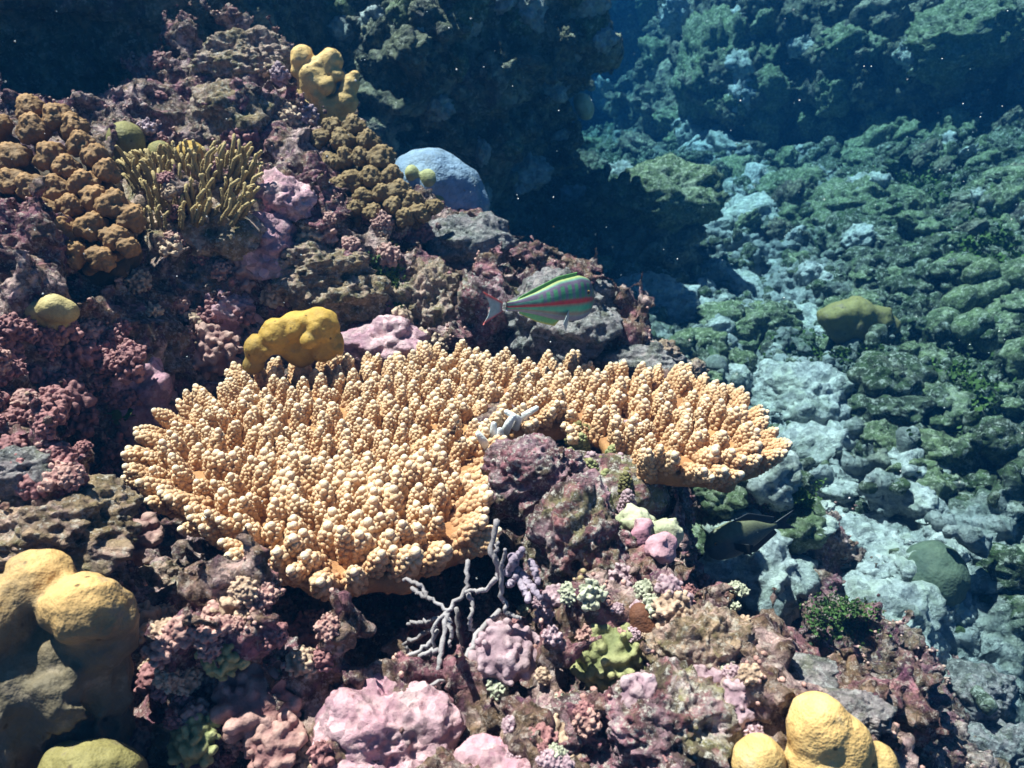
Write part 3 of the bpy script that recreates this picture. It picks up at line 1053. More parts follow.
lobed('lobed_coral', 'pale yellow lobed coral at the left edge above the maroon algae', 'porites_pale', 46, 312, 1.34,
      [(6, -4, 13, 0), (-12, 0, 10, 0), (20, 0, 11, 2), (-28, 5, 9, 0), (0, 12, 14, 12), (-38, 10, 7, 0), (14, -8, 8, -4)], h=.0045, k=.01, noise_amp=.002)
lobed('knob_coral', 'larger round olive knob coral left of the finger coral', 'porites_olive', 126, 140, 1.86, [(0, 0, 18, 0), (-4, 20, 18, 4)], h=.005, noise_amp=.002)
lobed('knob_coral', 'small olive knob coral half hidden by the finger coral', 'porites_olive', 160, 153, 1.86, [(0, 0, 12, 0), (0, 14, 14, 4)], h=.004, noise_amp=.002)
lobed('knob_coral', 'bright yellow-olive knob coral above the finger coral', 'porites_ochre', 191, 156, 1.84, [(0, 0, 15, 0), (-6, 12, 16, 4), (-12, 16, 10, 0)], h=.004, noise_amp=.002)
lobed('dome_coral', 'smooth blue-grey dome coral behind the central cauliflower coral', 'dome_blue', 437, 188, 2.75,
      [(-8, -4, 36, 0), (14, 6, 32, 4), (24, 16, 22, 0), (0, 26, 42, 10), (-22, 10, 28, 0)], h=.010, k=.03, noise_amp=.012, nfreq=12)
lobed('knob_coral', 'pair of green knobs in front of the blue-grey dome coral', 'nodule_green', 421, 180, 2.2, [(8, 0, 9, 0, 1.2), (-9, -6, 7, 0, 1.3), (16, 20, 7, 0), (2, 20, 14, 6)], h=.005, noise_amp=.002)
lobed('brain_coral', 'dark round dome coral on the slope at the right', 'dome_dark', 932, 578, 2.12, [(0, 0, 33, 0, 1.1), (2, 24, 26, 10)], h=.008, k=.03, noise_amp=.008, nfreq=16)
lobed('lobed_coral', 'olive brown flat topped coral head in the middle of the right slope', 'porites_olive', 857, 322, 3.3,
      [(-22, -4, 15, 0), (0, -8, 16, 0), (22, -2, 14, 2), (34, 4, 9, 2), (0, 8, 24, 8)], h=.010, k=.03, noise_amp=.02, nfreq=12)
BOULD = ['central olive lobe of the coral lobe cluster at the right edge', 'left upper olive lobe of the coral lobe cluster at the right edge', 'olive lobe low on the right of the coral lobe cluster', 'olive lobe at the lower middle of the coral lobe cluster', 'outermost upper right lobe of the coral lobe cluster, cut by the photo edge', 'lowest left olive lobe of the coral lobe cluster at the right edge', 'lowest olive lobe of the coral lobe cluster at the right edge', 'topmost olive lobe of the coral lobe cluster at the right edge']
for i, (dx, dy, r) in enumerate([(0, 0, 15), (-26, 10, 13), (18, 22, 16), (-16, 34, 14), (30, -18, 14), (-44, 30, 12), (8, 48, 15), (-6, -20, 12)]):
    lobed('boulder_coral', BOULD[i], 'rock_olive', 988 + dx, 290 + dy, 3.25, [(-6, 4, r * .8, 0), (6, -3, r * .85, 0), (0, 6, r, 8)], h=.010, k=.03, noise_amp=.014, nfreq=14, group='coral lobes clustered at the right edge')
lobed('knob_coral', 'pale green rounded knob under the right front of the table coral', 'knob_green', 633, 520, 1.18, [(0, 0, 15, 0), (10, 6, 11, 0), (0, 16, 14, 8)], h=.004, noise_amp=.007, nfreq=60)
lobed('knob_coral', 'cream and pink topped knob at the outer end of the small knob row', 'knob_green', 668, 530, 1.18, [(0, 0, 12, 0, .8), (-8, 2, 9, 0), (2, 12, 11, 6)], h=.004, noise_amp=.007, nfreq=60)
lobed('knob_coral', 'pink knob hanging below the cream topped knob', 'knob_pink', 660, 554, 1.16, [(0, 0, 11, 0), (-5, -8, 8, 0), (8, -8, 8, 4)], h=.004, noise_amp=.007, nfreq=60)
lobed('knob_coral', 'small mauve knob below the pale green rounded knob', 'knob_pink', 640, 538, 1.15, [(0, 0, 9, 0), (3, -10, 8, 4)], h=.004, noise_amp=.007, nfreq=60)
lobed('sponge', 'upright reddish brown sponge above the green lumpy coral', 'sponge', 645, 620, .97, [(0, 8, 11, 0), (-4, -4, 9, 0), (-6, -10, 7, 0), (8, 6, 8, 0), (4, 16, 12, 4)], h=.003, k=.01, noise_amp=.002, cat='sponge')
lobed('lobed_coral', 'pale oval knob behind the dim grey rock', 'knob_green', 582, 102, 4.0, [(0, 0, 9, 0), (4, 8, 9, 3)], h=.012, k=.02, noise_amp=.004)

# ------------------------------------------------------------------ cauliflower corals
def lobe_mesh(seed, r=0.03, bumps=110, mat='cauli', br=0.125):
    g = np.random.default_rng(seed)
    sp = [(0, 0, 0, r * .72), (0, 0, -r * 1.0, r * .5), (0, 0, -r * 1.6, r * .42)]
    cores = [np.zeros(3)]
    for k in range(5):
        ph = k * 1.257 + g.uniform(-.3, .3)
        c = np.array([math.cos(ph), math.sin(ph), g.uniform(-.25, .35)]) * r * g.uniform(.42, .62)
        sp.append((*c, r * g.uniform(.42, .56)))
        cores.append(c)
    sp.append((0, 0, r * .45, r * .55))
    for k in range(bumps):
        z = 1 - (k + .5) / bumps * 1.5
        ph = k * 2.39996 + g.uniform(-.3, .3)
        q = math.sqrt(max(0, 1 - z * z))
        d = np.array([q * math.cos(ph), q * math.sin(ph), z])
        dd = np.array([min((np.array(q_[:3]) @ d) * 0 + np.linalg.norm(d * tt_ * r - np.array(q_[:3])) - q_[3] for q_ in sp[:9]) for tt_ in np.linspace(.4, 1.3, 19)])
        c = d * r * np.linspace(.4, 1.3, 19)[np.argmin(np.abs(dd))]
        sp.append((*c, r * g.uniform(br * .8, br * 1.15)))
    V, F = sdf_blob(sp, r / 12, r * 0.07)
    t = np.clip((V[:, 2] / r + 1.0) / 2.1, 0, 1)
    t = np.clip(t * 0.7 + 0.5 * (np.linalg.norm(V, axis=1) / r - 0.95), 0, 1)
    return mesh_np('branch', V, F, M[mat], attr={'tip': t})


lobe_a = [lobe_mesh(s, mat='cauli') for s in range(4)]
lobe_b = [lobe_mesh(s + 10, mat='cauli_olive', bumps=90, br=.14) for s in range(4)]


def cauliflower(label, px, py, depth, spots, meshes, base_mat):
    s = depth / FPX
    c = P(px, py, depth)
    root = empty('cauliflower_coral', c, label, 'coral')
    sp = []
    for i, (x, y, r) in enumerate(spots):
        dx, dy = (x - px), (y - py)
        q = (dx * dx + dy * dy)
        dome = random.uniform(-4, 4)
        loc = np.array([dx * s, (-dome - dy * .8) * s, -dy * s * .95])
        n = Vector((dx * 0.010 + random.gauss(0, .12), -0.45 + random.gauss(0, .12), 0.9 - dy * .006)).normalized()
        sc = r * s / 0.0350
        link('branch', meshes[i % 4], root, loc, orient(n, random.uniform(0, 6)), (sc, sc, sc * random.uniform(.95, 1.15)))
        ins = loc - np.array(n) * r * s * 2.7 + np.array([0, .035, -.015])
        sp.append((*ins, r * s * .7))
    V, F = sdf_blob(sp, 0.009, 0.03)
    link('base', mesh_np('base', V, F, M[base_mat], attr={'tip': np.full(len(V), .05)}), root)
    return root


sp1 = [(10, 108, 19), (40, 118, 19), (22, 132, 20), (58, 128, 17), (8, 160, 20), (44, 158, 19), (74, 146, 17), (62, 168, 16), (90, 160, 17), (12, 182, 17), (34, 188, 17), (58, 190, 17), (84, 186, 18),
       (105, 172, 15), (100, 200, 18), (120, 205, 19), (138, 218, 17), (52, 210, 16), (76, 232, 21), (105, 226, 18), (128, 236, 17), (10, 216, 15), (40, 232, 17), (92, 250, 16), (118, 254, 16), (142, 244, 13), (30, 252, 15), (60, 256, 16), (-20, 130, 20), (-20, 170, 20), (-25, 210, 20), (8, 244, 15), (78, 206, 15)]
cauliflower('brown cauliflower coral with orange tips at the left edge', 65, 185, 1.52, sp1, lobe_a, 'cauli')
sp2 = [(326, 128, 13), (350, 126, 14), (318, 140, 13), (340, 142, 15), (366, 142, 13), (345, 160, 14), (360, 158, 12), (380, 160, 18), (330, 165, 13), (372, 178, 15), (392, 176, 14), (352, 182, 15), (400, 190, 14), (384, 194, 13),
       (366, 198, 13), (340, 188, 12), (412, 200, 13), (330, 192, 11), (396, 206, 13), (422, 212, 12), (378, 212, 12), (360, 208, 11), (408, 216, 12), (436, 206, 10), (320, 180, 10)]
cauliflower('olive brown cauliflower coral in front of the blue-grey dome', 368, 170, 1.95, sp2, lobe_b, 'cauli_olive')

# ------------------------------------------------------------------ finger coral thicket
g = np.random.default_rng(21)
fing = []
for s in range(5):
    L = g.uniform(.055, .085)
    pts = np.array([[0, 0, 0], [g.normal(0, .001), g.normal(0, .001), L * .4], [g.normal(0, .003), g.normal(0, .003), L * .75], [g.normal(0, .006), g.normal(0, .006), L]])
    ts = np.linspace(0, 1, 9)
    pp = np.stack([np.interp(ts, [0, .4, .75, 1], pts[:, a]) for a in range(3)], 1)
    parts = [tube(pp, 0.0058 - 0.0018 * ts, 9)]
    tp = [np.r_[ts.repeat(9), 0, 1]]
    nv, nf = ico(1)
    for k in range(26):
        t = g.uniform(.1, .97)
        ph = g.uniform(0, 6.28)
        c = np.array([np.interp(t, ts, pp[:, a]) for a in range(3)]) + np.array([math.cos(ph), math.sin(ph), .2]) * (0.0058 - .0018 * t) * .9
        parts.append((nv * .0021 + c, nf))
        tp.append(np.full(len(nv), min(1, t + .1)))
    V, F = join(parts)
    fing.append(mesh_np('branch', V, F, M['finger'], attr={'tip': np.concatenate(tp)}))
fc = P(180, 200, 1.66)
root = empty('finger_coral', fc, 'thicket of thin tan finger coral on the upper left slope', 'coral')
s = 1.66 / FPX
bsp = []
for k in range(170):
    px = 118 + 128 * random.random()
    py = 168 + 58 * random.random()
    if px < 150 and py > 200:
        py -= 30
    loc = np.array([(px - 180) * s, -(py - 205) * s * 1.2 + random.uniform(-.01, .03), -(py - 205) * s])
    n = Vector(((px - 180) / 105 + random.gauss(0, .14) + .1, -.12 + random.gauss(0, .15), 1.0)).normalized()
    sc = random.uniform(.6, .98)
    link('branch', fing[k % 5], root, loc - np.array(n) * .012, orient(n, random.uniform(0, 6)), (sc, sc, sc))
    if k % 3 == 0:
        bsp.append((*(loc - np.array([0, -.03, .05])), .026))
V, F = sdf_blob(bsp, .008, .02, noise=lambda p: -.016 * fbm(p * 28, 3))
link('base', mesh_np('base', V, F, M['crust_tan']), root)

# ------------------------------------------------------------------ dead branching corals
def branching(label, mat, paths, depth, rad, name='branching_coral'):
    """paths: lists of (px, py, ddepth) - the limbs of one colony"""
    root_p = P(paths[0][0][0], paths[0][0][1], depth)
    root = empty(name, root_p, label, 'coral')
    for path, rs in paths_iter(paths, rad):
        pts = np.array([P(a, b_, depth + c) for a, b_, c in path]) - root_p
        ts = np.linspace(0, 1, len(pts))
        tt = np.linspace(0, 1, 5 * len(pts))
        pp = np.stack([np.interp(tt, ts, pts[:, k]) for k in range(3)], 1)
        for _ in range(3):
            pp[1:-1] = .25 * pp[:-2] + .5 * pp[1:-1] + .25 * pp[2:]
        pp[1:-1] += rng.normal(0, .0012, pp[1:-1].shape)
        V, F = tube(pp, np.linspace(rs, rs * .72, len(tt)) * (1 + rng.normal(0, .09, len(tt))), 9)
        sv, sf = ico(2)
        V, F = join([(V, F), (sv * rs * .78 + pp[-1], sf)])
        link('branch', mesh_np('branch', V, F, M[mat]), root)
    return root


def paths_iter(paths, rad):
    for i, p in enumerate(paths):
        yield p, rad * (1.0 if i < 3 else 0.82)


branching('dead grey branching coral hanging below the front of the table coral', 'dead_branch', [
    [(497, 520, .0), (490, 550, .0), (500, 575, -.01), (486, 590, 0)],
    [(446, 612, 0), (442, 650, -.02), (437, 672, -.03)],
    [(500, 610, .02), (478, 632, 0), (468, 655, -.02), (452, 676, -.03), (428, 686, -.03)],
    [(468, 560, .02), (466, 592, .01), (446, 612, 0), (432, 628, -.01), (434, 665, 0)],
    [(412, 588, .02), (428, 598, .01), (446, 610, 0)],
    [(486, 590, 0), (466, 592, 0)],
    [(438, 630, 0), (428, 645, -.01), (396, 664, -.02)],
    [(440, 618, .03), (424, 622, .04), (408, 624, .05)],
    [(436, 628, .04), (420, 636, .05), (406, 644, .06), (408, 654, .06), (424, 652, .06)],
    [(456, 608, .04), (460, 640, .05), (462, 668, .05)],
    [(428, 646, 0), (436, 662, 0), (450, 672, -.02)],
    [(437, 672, -.03), (440, 690, -.02)],
    [(500, 575, -.01), (494, 555, -.03), (498, 543, -.03)],
    [(503, 600, -.03), (500, 572, -.04), (505, 550, -.05)],
    [(503, 600, -.03), (506, 614, -.03), (520, 618, -.03)],
    [(428, 598, .01), (420, 584, .02), (404, 580, .03)],
    [(466, 592, .01), (474, 606, .0), (470, 622, .0), (476, 640, .01)],
    [(442, 650, -.02), (424, 654, -.02), (408, 668, -.02)],
    [(478, 632, 0), (490, 640, .0), (496, 654, -.01)],
    [(446, 612, 0), (452, 628, -.01), (450, 646, -.01)],
], .955, .0037)
branching('small purple branching coral beside the hollowed pink rock', 'dead_purple', [
    [(512, 556, 0), (516, 570, 0), (522, 586, -.01), (528, 600, -.02)],
    [(516, 570, 0), (530, 585, -.01), (540, 597, -.02)],
    [(508, 575, 0), (514, 560, -.01), (522, 550, -.01)],
    [(530, 560, 0), (536, 572, -.01), (538, 582, -.02)],
    [(508, 586, 0), (516, 576, -.01)],
], .97, .006)

# ------------------------------------------------------------------ knobbly coralline clumps
def clump_shape(seed, nk=70, kr=(0.10, 0.19), fl=2, dome=0.8, up=0.5, h=.042, noise=.05):
    g = np.random.default_rng(seed)
    sp = [(0, 0, 0, .72, 1, 1, .62 * dome / .72)]
    for k in range(nk):
        z = 1 - (k + .5) / nk * 1.3
        ph = k * 2.39996 + g.uniform(-.8, .8)
        q = math.sqrt(max(0, 1 - z * z))
        d = np.array([q * math.cos(ph), q * math.sin(ph), z])
        base = d * np.array([.76, .76, .64 * dome]) * g.uniform(.82, 1.16)
        ax = d + np.array([0, 0, up]) + g.normal(0, .35, 3)
        ax /= np.linalg.norm(ax)
        r = g.uniform(*kr)
        for j in range(g.integers(1, fl + 1)):
            c = base + ax * r * 1.1 * j + g.normal(0, .03, 3)
            sp.append((*c, r * (1 - .12 * j) * g.uniform(.85, 1.15)))
    V, F = sdf_blob(sp, h, .07, noise=lambda p: -noise * fbm(p * 3.2 + seed, 4))
    rr = np.linalg.norm(V / np.array([.76, .76, .66 * dome]), axis=1)
    t = np.clip((rr - .92) / .42, 0, 1) * .8 + .15 * np.clip(fbm(V * 2 + 3, 2) + .3, 0, 1)
    return V, F, np.clip(t, 0, 1)


SHAPES = [clump_shape(1, 80, (.08, .15), 2), clump_shape(2, 55, (.11, .20), 1), clump_shape(3, 90, (.07, .11), 3), clump_shape(4, 40, (.08, .24), 2, noise=.09), clump_shape(9, 130, (.075, .105), 2, h=.03, noise=.02, dome=1.0)]
CL = {}
for mt in ('nodule_maroon', 'nodule_pink', 'nodule_mauve', 'nodule_tan', 'nodule_green', 'nodule_pale'):
    CL[mt] = [mesh_np('clump', V_, F_, M[mt], attr={'tip': t_}) for V_, F_, t_ in SHAPES]


def clump(px, py, r, mat, label, group=None, variant=None, cat='coralline algae', name='coralline_clump', tree=None, depth=None, zs=1.0, out=0.0):
    hh = hit(px, py, tree)
    if hh is None:
        return None
    loc, nor, d = hh
    if depth:
        d = min(depth, d)
        loc = Vector(P(px, py, d))
    rr = r * d / FPX
    n = (nor + Vector((0, -.2, .55))).normalized()
    o = link(name, CL[mat][variant if variant is not None else random.randrange(4)], None, loc + nor * rr * out, orient(n, random.uniform(0, 6.28)), (rr, rr, rr * zs))
    return tag(o, label, cat, group)


clump(505, 655, 40, 'nodule_mauve', 'pinkish mauve knobbly coral clump right of the dead grey branches', variant=4, cat='coral', name='knobbly_coral', depth=1.02)
clump(612, 655, 42, 'nodule_green', 'green lumpy coral at the bottom below the brown sponge', variant=4, cat='coral', name='lumpy_coral', depth=1.0, zs=1.1)
clump(212, 352, 30, 'nodule_pink', 'salmon pink knobbly clump between mauve hump and table coral', variant=2)
clump(240, 272, 22, 'nodule_pink', 'small reddish knobbly clump on the pale pink boulder', variant=0)
clump(352, 246, 12, 'nodule_pink', 'tiny salmon knobbly sprig under the central cauliflower coral', variant=0)
clump(240, 140, 22, 'nodule_maroon', 'dark red knobbly clump right of the yellow-olive knob coral', variant=2)
clump(60, 400, 30, 'nodule_maroon', 'bright tipped maroon knobbly clump in the middle of the dark left slope', variant=0)
clump(735, 705, 26, 'nodule_mauve', 'pink lobed knobby clump left of the bottom right yellow coral', variant=1, depth=.97)
clump(868, 714, 22, 'nodule_mauve', 'purple and white banded knobs at the right of the yellow lobed coral', variant=1, depth=.97)
clump(255, 700, 46, 'nodule_pink', 'pink bubbly clump left of the mauve-pink faceted rock', variant=1, depth=.88)
clump(275, 745, 34, 'nodule_pink', 'salmon bubbly clump at the bottom edge left of the mauve-pink rock', variant=1, depth=.85)
clump(135, 540, 30, 'nodule_pink', 'pinkish bubbly clump below the left rim of the table coral', variant=1)
clump(140, 625, 28, 'nodule_tan', 'tan knobbly clump right of the big mustard coral', variant=0)
clump(222, 655, 26, 'nodule_green', 'yellow-green crusted clump above the pink bubbly clump', variant=0)
clump(232, 600, 24, 'nodule_tan', 'tan and yellow clump just below the front left of the table coral', variant=0)
clump(672, 610, 24, 'nodule_tan', 'whitish knobbly crust on top of the jagged yellow rock', variant=2, depth=.98)
clump(700, 690, 34, 'nodule_mauve', 'lilac knobbly crust on the purple rock at the bottom', variant=2, depth=.93)
clump(640, 700, 28, 'nodule_mauve', 'lilac knobs in front of the green lumpy coral', variant=1, depth=.92)
clump(560, 745, 32, 'nodule_tan', 'pale orange knobbly crust at the bottom edge right of centre', variant=2, depth=.88)
clump(300, 640, 26, 'nodule_maroon', 'red-brown knobbly clump in the shade under the table coral', variant=2)
clump(195, 740, 30, 'nodule_green', 'green and white knobbly crust at the bottom left edge', variant=0, depth=.85)

LM_REEF = marks({'the pale yellow lobed coral at the left edge': (46, 330), 'the smooth mauve hump': (130, 400), 'the left edge of the photo': (5, 420), 'the broad grey-white rock': (50, 500),
                 'the ochre lobed coral': (290, 355), 'the pale pink boulder': (262, 245), 'the green algae tuft': (385, 290), 'the striped fish': (545, 320), 'the blue-grey dome coral': (440, 225),
                 'the central cauliflower coral': (345, 215), 'the far left cauliflower coral': (100, 275), 'the finger coral thicket': (190, 210), 'the golden finger coral on the ridge': (300, 125), 'the olive ridge rock': (240, 70),
                 'the big mustard coral': (135, 600), 'the left rim of the table coral': (170, 530), 'the front of the table coral': (270, 610), 'the bottom left corner': (150, 740), 'the mauve-pink faceted rock': (330, 700), 'the dead grey branches': (460, 640),
                 'the green lumpy coral': (610, 660), 'the bottom right yellow lobed coral': (770, 700), 'the brown sponge': (650, 615), 'the purple crusted rock': (680, 725), 'the bottom edge of the photo': (540, 755), 'the hollowed pink rock': (590, 590), 'the jagged yellow rock': (720, 640)})
HUE = {'nodule_maroon': 'maroon', 'nodule_pink': 'salmon pink', 'nodule_tan': 'tan', 'nodule_mauve': 'mauve', 'nodule_pale': 'pale', 'nodule_green': 'green'}


def field(n, box, rr, mats):
    for _ in range(n):
        px, py = random.uniform(box[0], box[2]), random.uniform(box[1], box[3])
        r = random.uniform(*rr)
        mt = random.choice(mats)
        hh_ = hit(px, py)
        if hh_ is None:
            continue
        size, mk = near(hh_[0], LM_REEF, r, (rr[0] + .33 * (rr[1] - rr[0]), rr[0] + .66 * (rr[1] - rr[0])))
        clump(px, py, r, mt, '%s %s knobbly clump near %s' % (size, HUE[mt], mk), '%s %s clumps near %s' % (size, HUE[mt], mk))


field(95, (-15, 325, 135, 490), (8, 18), ['nodule_maroon', 'nodule_maroon', 'nodule_maroon', 'nodule_pink'])
field(48, (130, 215, 480, 345), (7, 15), ['nodule_pink', 'nodule_tan', 'nodule_maroon', 'nodule_tan'])
field(60, (130, 590, 330, 768), (8, 18), ['nodule_pink', 'nodule_pink', 'nodule_maroon', 'nodule_tan'])
field(80, (490, 570, 760, 768), (6, 16), ['nodule_mauve', 'nodule_maroon', 'nodule_tan', 'nodule_pale', 'nodule_pink', 'nodule_mauve'])
field(30, (130, 20, 310, 240), (7, 14), ['nodule_maroon', 'nodule_mauve', 'nodule_tan'])

# dead stubs in the notch of the table coral
g = np.random.default_rng(4)
root = empty('dead_coral_patch', on_plate(600, 455), 'dead algae covered branch stubs in the right side of the table notch', 'coral')
rp = np.array(root.location)
for k in range(34):
    px, py = g.uniform(565, 650), g.uniform(428, 492)
    if py > 470 and px > 640:
        continue
    loc = on_plate(px, py) - np.array([0, 0, .01 + .0006 * max(0, py - 440)])
    v, f, t = variants[k % 4]
    V = v * np.array([1.05, 1.05, .8]) + 0.003 * rng.normal(0, 1, (1, 3))
    n = Vector((g.normal(0, .15), -.25 + g.normal(0, .15), 1)).normalized()
    key = ('stub', k % 4, k % 3)
    if key not in _rocks:
        _rocks[key] = mesh_np('stub', V, f, M[['nodule_green', 'nodule_mauve', 'porites_olive'][k % 3]], attr={'tip': t * .8})
    link('stub', _rocks[key], root, loc - rp, orient(n, g.uniform(0, 6)), None)
V, F = sdf_blob([(.0, -.03, -.055, .06, 1.3, 1, .8), (.05, -.02, -.06, .06), (-.05, .0, -.05, .05), (.07, .03, -.06, .05)], .008, .03, noise=lambda p: -.01 * fbm(p * 30, 3))
link('base', mesh_np('base', V, F, M['crust_mixed']), root)
# bare white scar at the notch
root = empty('bleached_branch', on_plate(500, 432, .018), 'bare white broken coral tips at the head of the table notch', 'coral')
rp = np.array(root.location)
for k, (px, py) in enumerate([(494, 440), (505, 432), (515, 428), (500, 446), (528, 424), (488, 450)]):
    pts = [on_plate(px, py, .018), on_plate(px, py, .018) + np.array([.008 * math.sin(k), -.006, .018]), on_plate(px, py, .018) + np.array([.018 * math.sin(k * 2.1), -.012, .034])]
    V, F = tube(pts, [.008, .007, .0045], 8)
    link('tip', mesh_np('tip', V - rp, F, M['white_scar']), root)

# ------------------------------------------------------------------ algae tufts
def algae_tuft(px, py, rx, ry, label, n, leaf, tree=None, depth=None, group=None):
    hh = hit(px, py, tree)
    loc, nor, d = hh
    if depth:
        d = depth
        loc = Vector(P(px, py, d))
    s = d / FPX
    parts = []
    g = np.random.default_rng(px + py)
    for k in range(n):
        a = g.normal(0, .45, 2)
        h2 = hit(px + a[0] * rx, py + a[1] * ry)
        if h2 is None or abs(h2[2] - d) > 0.35 * d:
            continue
        c = np.array(h2[0] + h2[1] * abs(g.normal(0, .5)) * leaf - loc)
        L = leaf * g.uniform(.6, 1.3)
        d1 = g.normal(0, 1, 3)
        d1[2] = abs(d1[2])
        d1 /= np.linalg.norm(d1)
        d2 = np.cross(d1, g.normal(0, 1, 3))
        d2 /= np.linalg.norm(d2)
        d3 = np.cross(d1, d2)
        q = np.array([c - d2 * L * .15, c + d2 * L * .15, c + d1 * L * .55 + d2 * L * .5 + d3 * L * .12, c + d1 * L + d2 * L * .2, c + d1 * L - d2 * L * .2 + d3 * L * .1, c + d1 * L * .55 - d2 * L * .5])
        parts.append((q, np.array([[0, 1, 2], [0, 2, 5], [5, 2, 3], [5, 3, 4]])))
    V, F = join(parts)
    o = link('green_algae', mesh_np('green_algae', V, F, M['algae'], smooth=False), None, loc)
    o['kind'] = 'stuff'
    return tag(o, label, 'algae', group)


algae_tuft(382, 290, 24, 34, 'bright green leafy algae tuft on the slope behind the table coral', 900, .009)
algae_tuft(945, 390, 52, 40, 'large dark green algae bush on the right slope', 3200, .016)
algae_tuft(830, 350, 60, 26, 'green algae patch below the flat topped coral head', 1600, .016)
algae_tuft(800, 500, 30, 26, 'dark green algae behind the right tip of the table coral', 1500, .0075)
algae_tuft(840, 615, 40, 26, 'dark green algae in the shade under the pale ridge', 1500, .0065)
algae_tuft(118, 418, 12, 8, 'little green leaf algae left of the table coral', 16, .02)
algae_tuft(900, 190, 70, 24, 'dim green algae along the foot of the right wall', 1800, .022)
algae_tuft(985, 245, 40, 40, 'green algae on the slope at the right edge', 1600, .02)

# ------------------------------------------------------------------ channel: named rocks
rock(755, 575, 52, 40, 'pale bluish white boulder below the dark fish', 'rock_pale', 41, sub=5, knob=.12, depth=1.95)
rock(665, 195, 52, 34, 'ledge rock with lit olive top in the middle of the channel', 'rock_olive', 42, sub=5, knob=.15, depth=4.0)
rock(650, 245, 46, 36, 'dark rock under the lit ledge rock in the channel', 'wall', 43, sub=5, knob=.15, depth=4.1)
rock(810, 400, 46, 36, 'pale knobbly boulder right of the table coral', 'rock_pale', 44, sub=5, knob=.2, tree=BVH_FLOOR)
rock(660, 310, 46, 30, 'bluish grey boulder behind the low lilac domed rock', 'rock_pale', 45, sub=5, knob=.15, tree=BVH_FLOOR)
rock(745, 325, 40, 26, 'grey green boulder above the right arm of the table coral', 'rock_olive', 46, sub=5, knob=.2, tree=BVH_FLOOR)
rock(870, 205, 42, 30, 'pointed pale yellowish rock on the upper right slope', 'rock_olive', 47, sub=5, knob=.15, tree=BVH_FLOOR)
rock(885, 620, 58, 40, 'pale ridge rock left of the dark dome coral', 'rock_pale', 48, sub=5, knob=.15, tree=BVH_FLOOR)
rock(905, 690, 46, 44, 'bluish ridge rock sloping down at the lower right', 'rock_pale', 49, sub=5, knob=.15, tree=BVH_FLOOR)
rock(955, 735, 46, 28, 'pale blue slab at the lower end of the ridge', 'rock_pale', 50, sub=5, knob=.12, tree=BVH_FLOOR)
rock(850, 545, 52, 28, 'pale blue knobbly rock at the upper end of the ridge', 'rock_pale', 51, sub=5, knob=.15, tree=BVH_FLOOR)
rock(1000, 750, 34, 24, 'grey crusted rock in the bottom right corner', 'crust_grey', 52, sub=5, knob=.2, depth=1.75)
rock(975, 690, 34, 24, 'dim rounded rock at the right edge near the corner', 'crust_grey', 53, sub=5, knob=.12, tree=BVH_FLOOR)
rock(965, 40, 52, 34, 'big lumpy ribbed coral head on the upper right wall', 'rock_olive', 54, sub=5, knob=.35)
rock(715, 65, 34, 46, 'lit yellowish buttress on the far wall beside the blue gap', 'rock_olive', 55, sub=5, knob=.35, depth=6.6)

# scattered rubble
LM_CH = marks({'the dark round dome coral': (932, 600), 'the flat topped olive coral head': (857, 345), 'the coral lobes at the right edge': (985, 320), 'the large green algae bush': (945, 390), 'the lit ledge rock': (690, 230),
               'the pale knobbly boulder': (800, 400), 'the lower end of the ridge': (960, 740), 'the upper end of the ridge': (850, 540), 'the right tip of the table coral': (800, 470), 'the far end of the channel': (720, 140), 'the foot of the dark central wall': (600, 250),
               'the foot of the right wall': (890, 185), 'the upper right edge of the slope': (1010, 190), 'the pointed pale yellowish rock': (870, 215), 'the grey green boulder': (745, 330), 'the right edge of the photo': (1015, 480), 'the dim rounded rock': (990, 650),
               'the bend of the channel': (760, 250), 'the middle of the right slope': (900, 290), 'the open slope by the algae bush': (890, 450)})
LM_W = marks({'the golden finger coral': (380, 90), 'the blue gap': (660, 40), 'the top edge of the photo': (480, 10), 'the blue-grey dome coral': (480, 180), 'the dark hollow': (560, 170), 'the pale oval knob': (590, 100), 'the lit ledge rock': (640, 170),
              'the yellowish buttress': (710, 70), 'the big lumpy coral head': (950, 60), 'the right edge of the photo': (1015, 100), 'the middle of the far wall': (830, 60), 'the foot of the far wall': (850, 140), 'the top left ridge': (300, 40)})
far_rocks = {}
for mt in ('rock_pale', 'rock_olive', 'floor'):
    far_rocks[mt] = [mesh_np('rubble_rock', *rock_vf(60 + s, 4, pits=.1, knob=.25, flat=.75), M[mt]) for s in range(4)]
cnt = 0
for i in range(900):
    px, py = random.uniform(560, 1050), random.uniform(110, 740)
    hh = hit(px, py)
    if hh is None:
        continue
    loc, nor, d = hh
    if d < 2.0 or nor.z < 0.35 or loc.y > 9.5:
        continue
    r = random.uniform(6, 20) * (1.2 if d < 3 else 1) * d / FPX * (0.75 if random.random() < .6 else 1.2)
    pale = silt(np.array([[loc.x, loc.y, loc.z]]))[0] - .5
    mt = 'rock_pale' if pale + random.gauss(0, .15) > 0.0 else random.choice(['rock_olive', 'rock_olive', 'floor'])
    k = 'pale' if mt == 'rock_pale' else ('olive' if mt == 'rock_olive' else 'mottled')
    o = link('rubble_rock', random.choice(far_rocks[mt]), None, loc - Vector((0, 0, r * .15)), (random.gauss(0, .3), random.gauss(0, .3), random.uniform(0, 6.28)),
             (r * random.uniform(.8, 1.6), r * random.uniform(.8, 1.2), r * random.uniform(.7, 1.3)))
    size, mk = near(loc, LM_CH, r * FPX / d, (8, 15))
    lb = '%s %s dead coral rock among the rubble near %s' % (size, k, mk)
    tag(o, lb, 'rock', lb.replace('rock', 'rocks'))
    cnt += 1
    if cnt >= 300:
        break
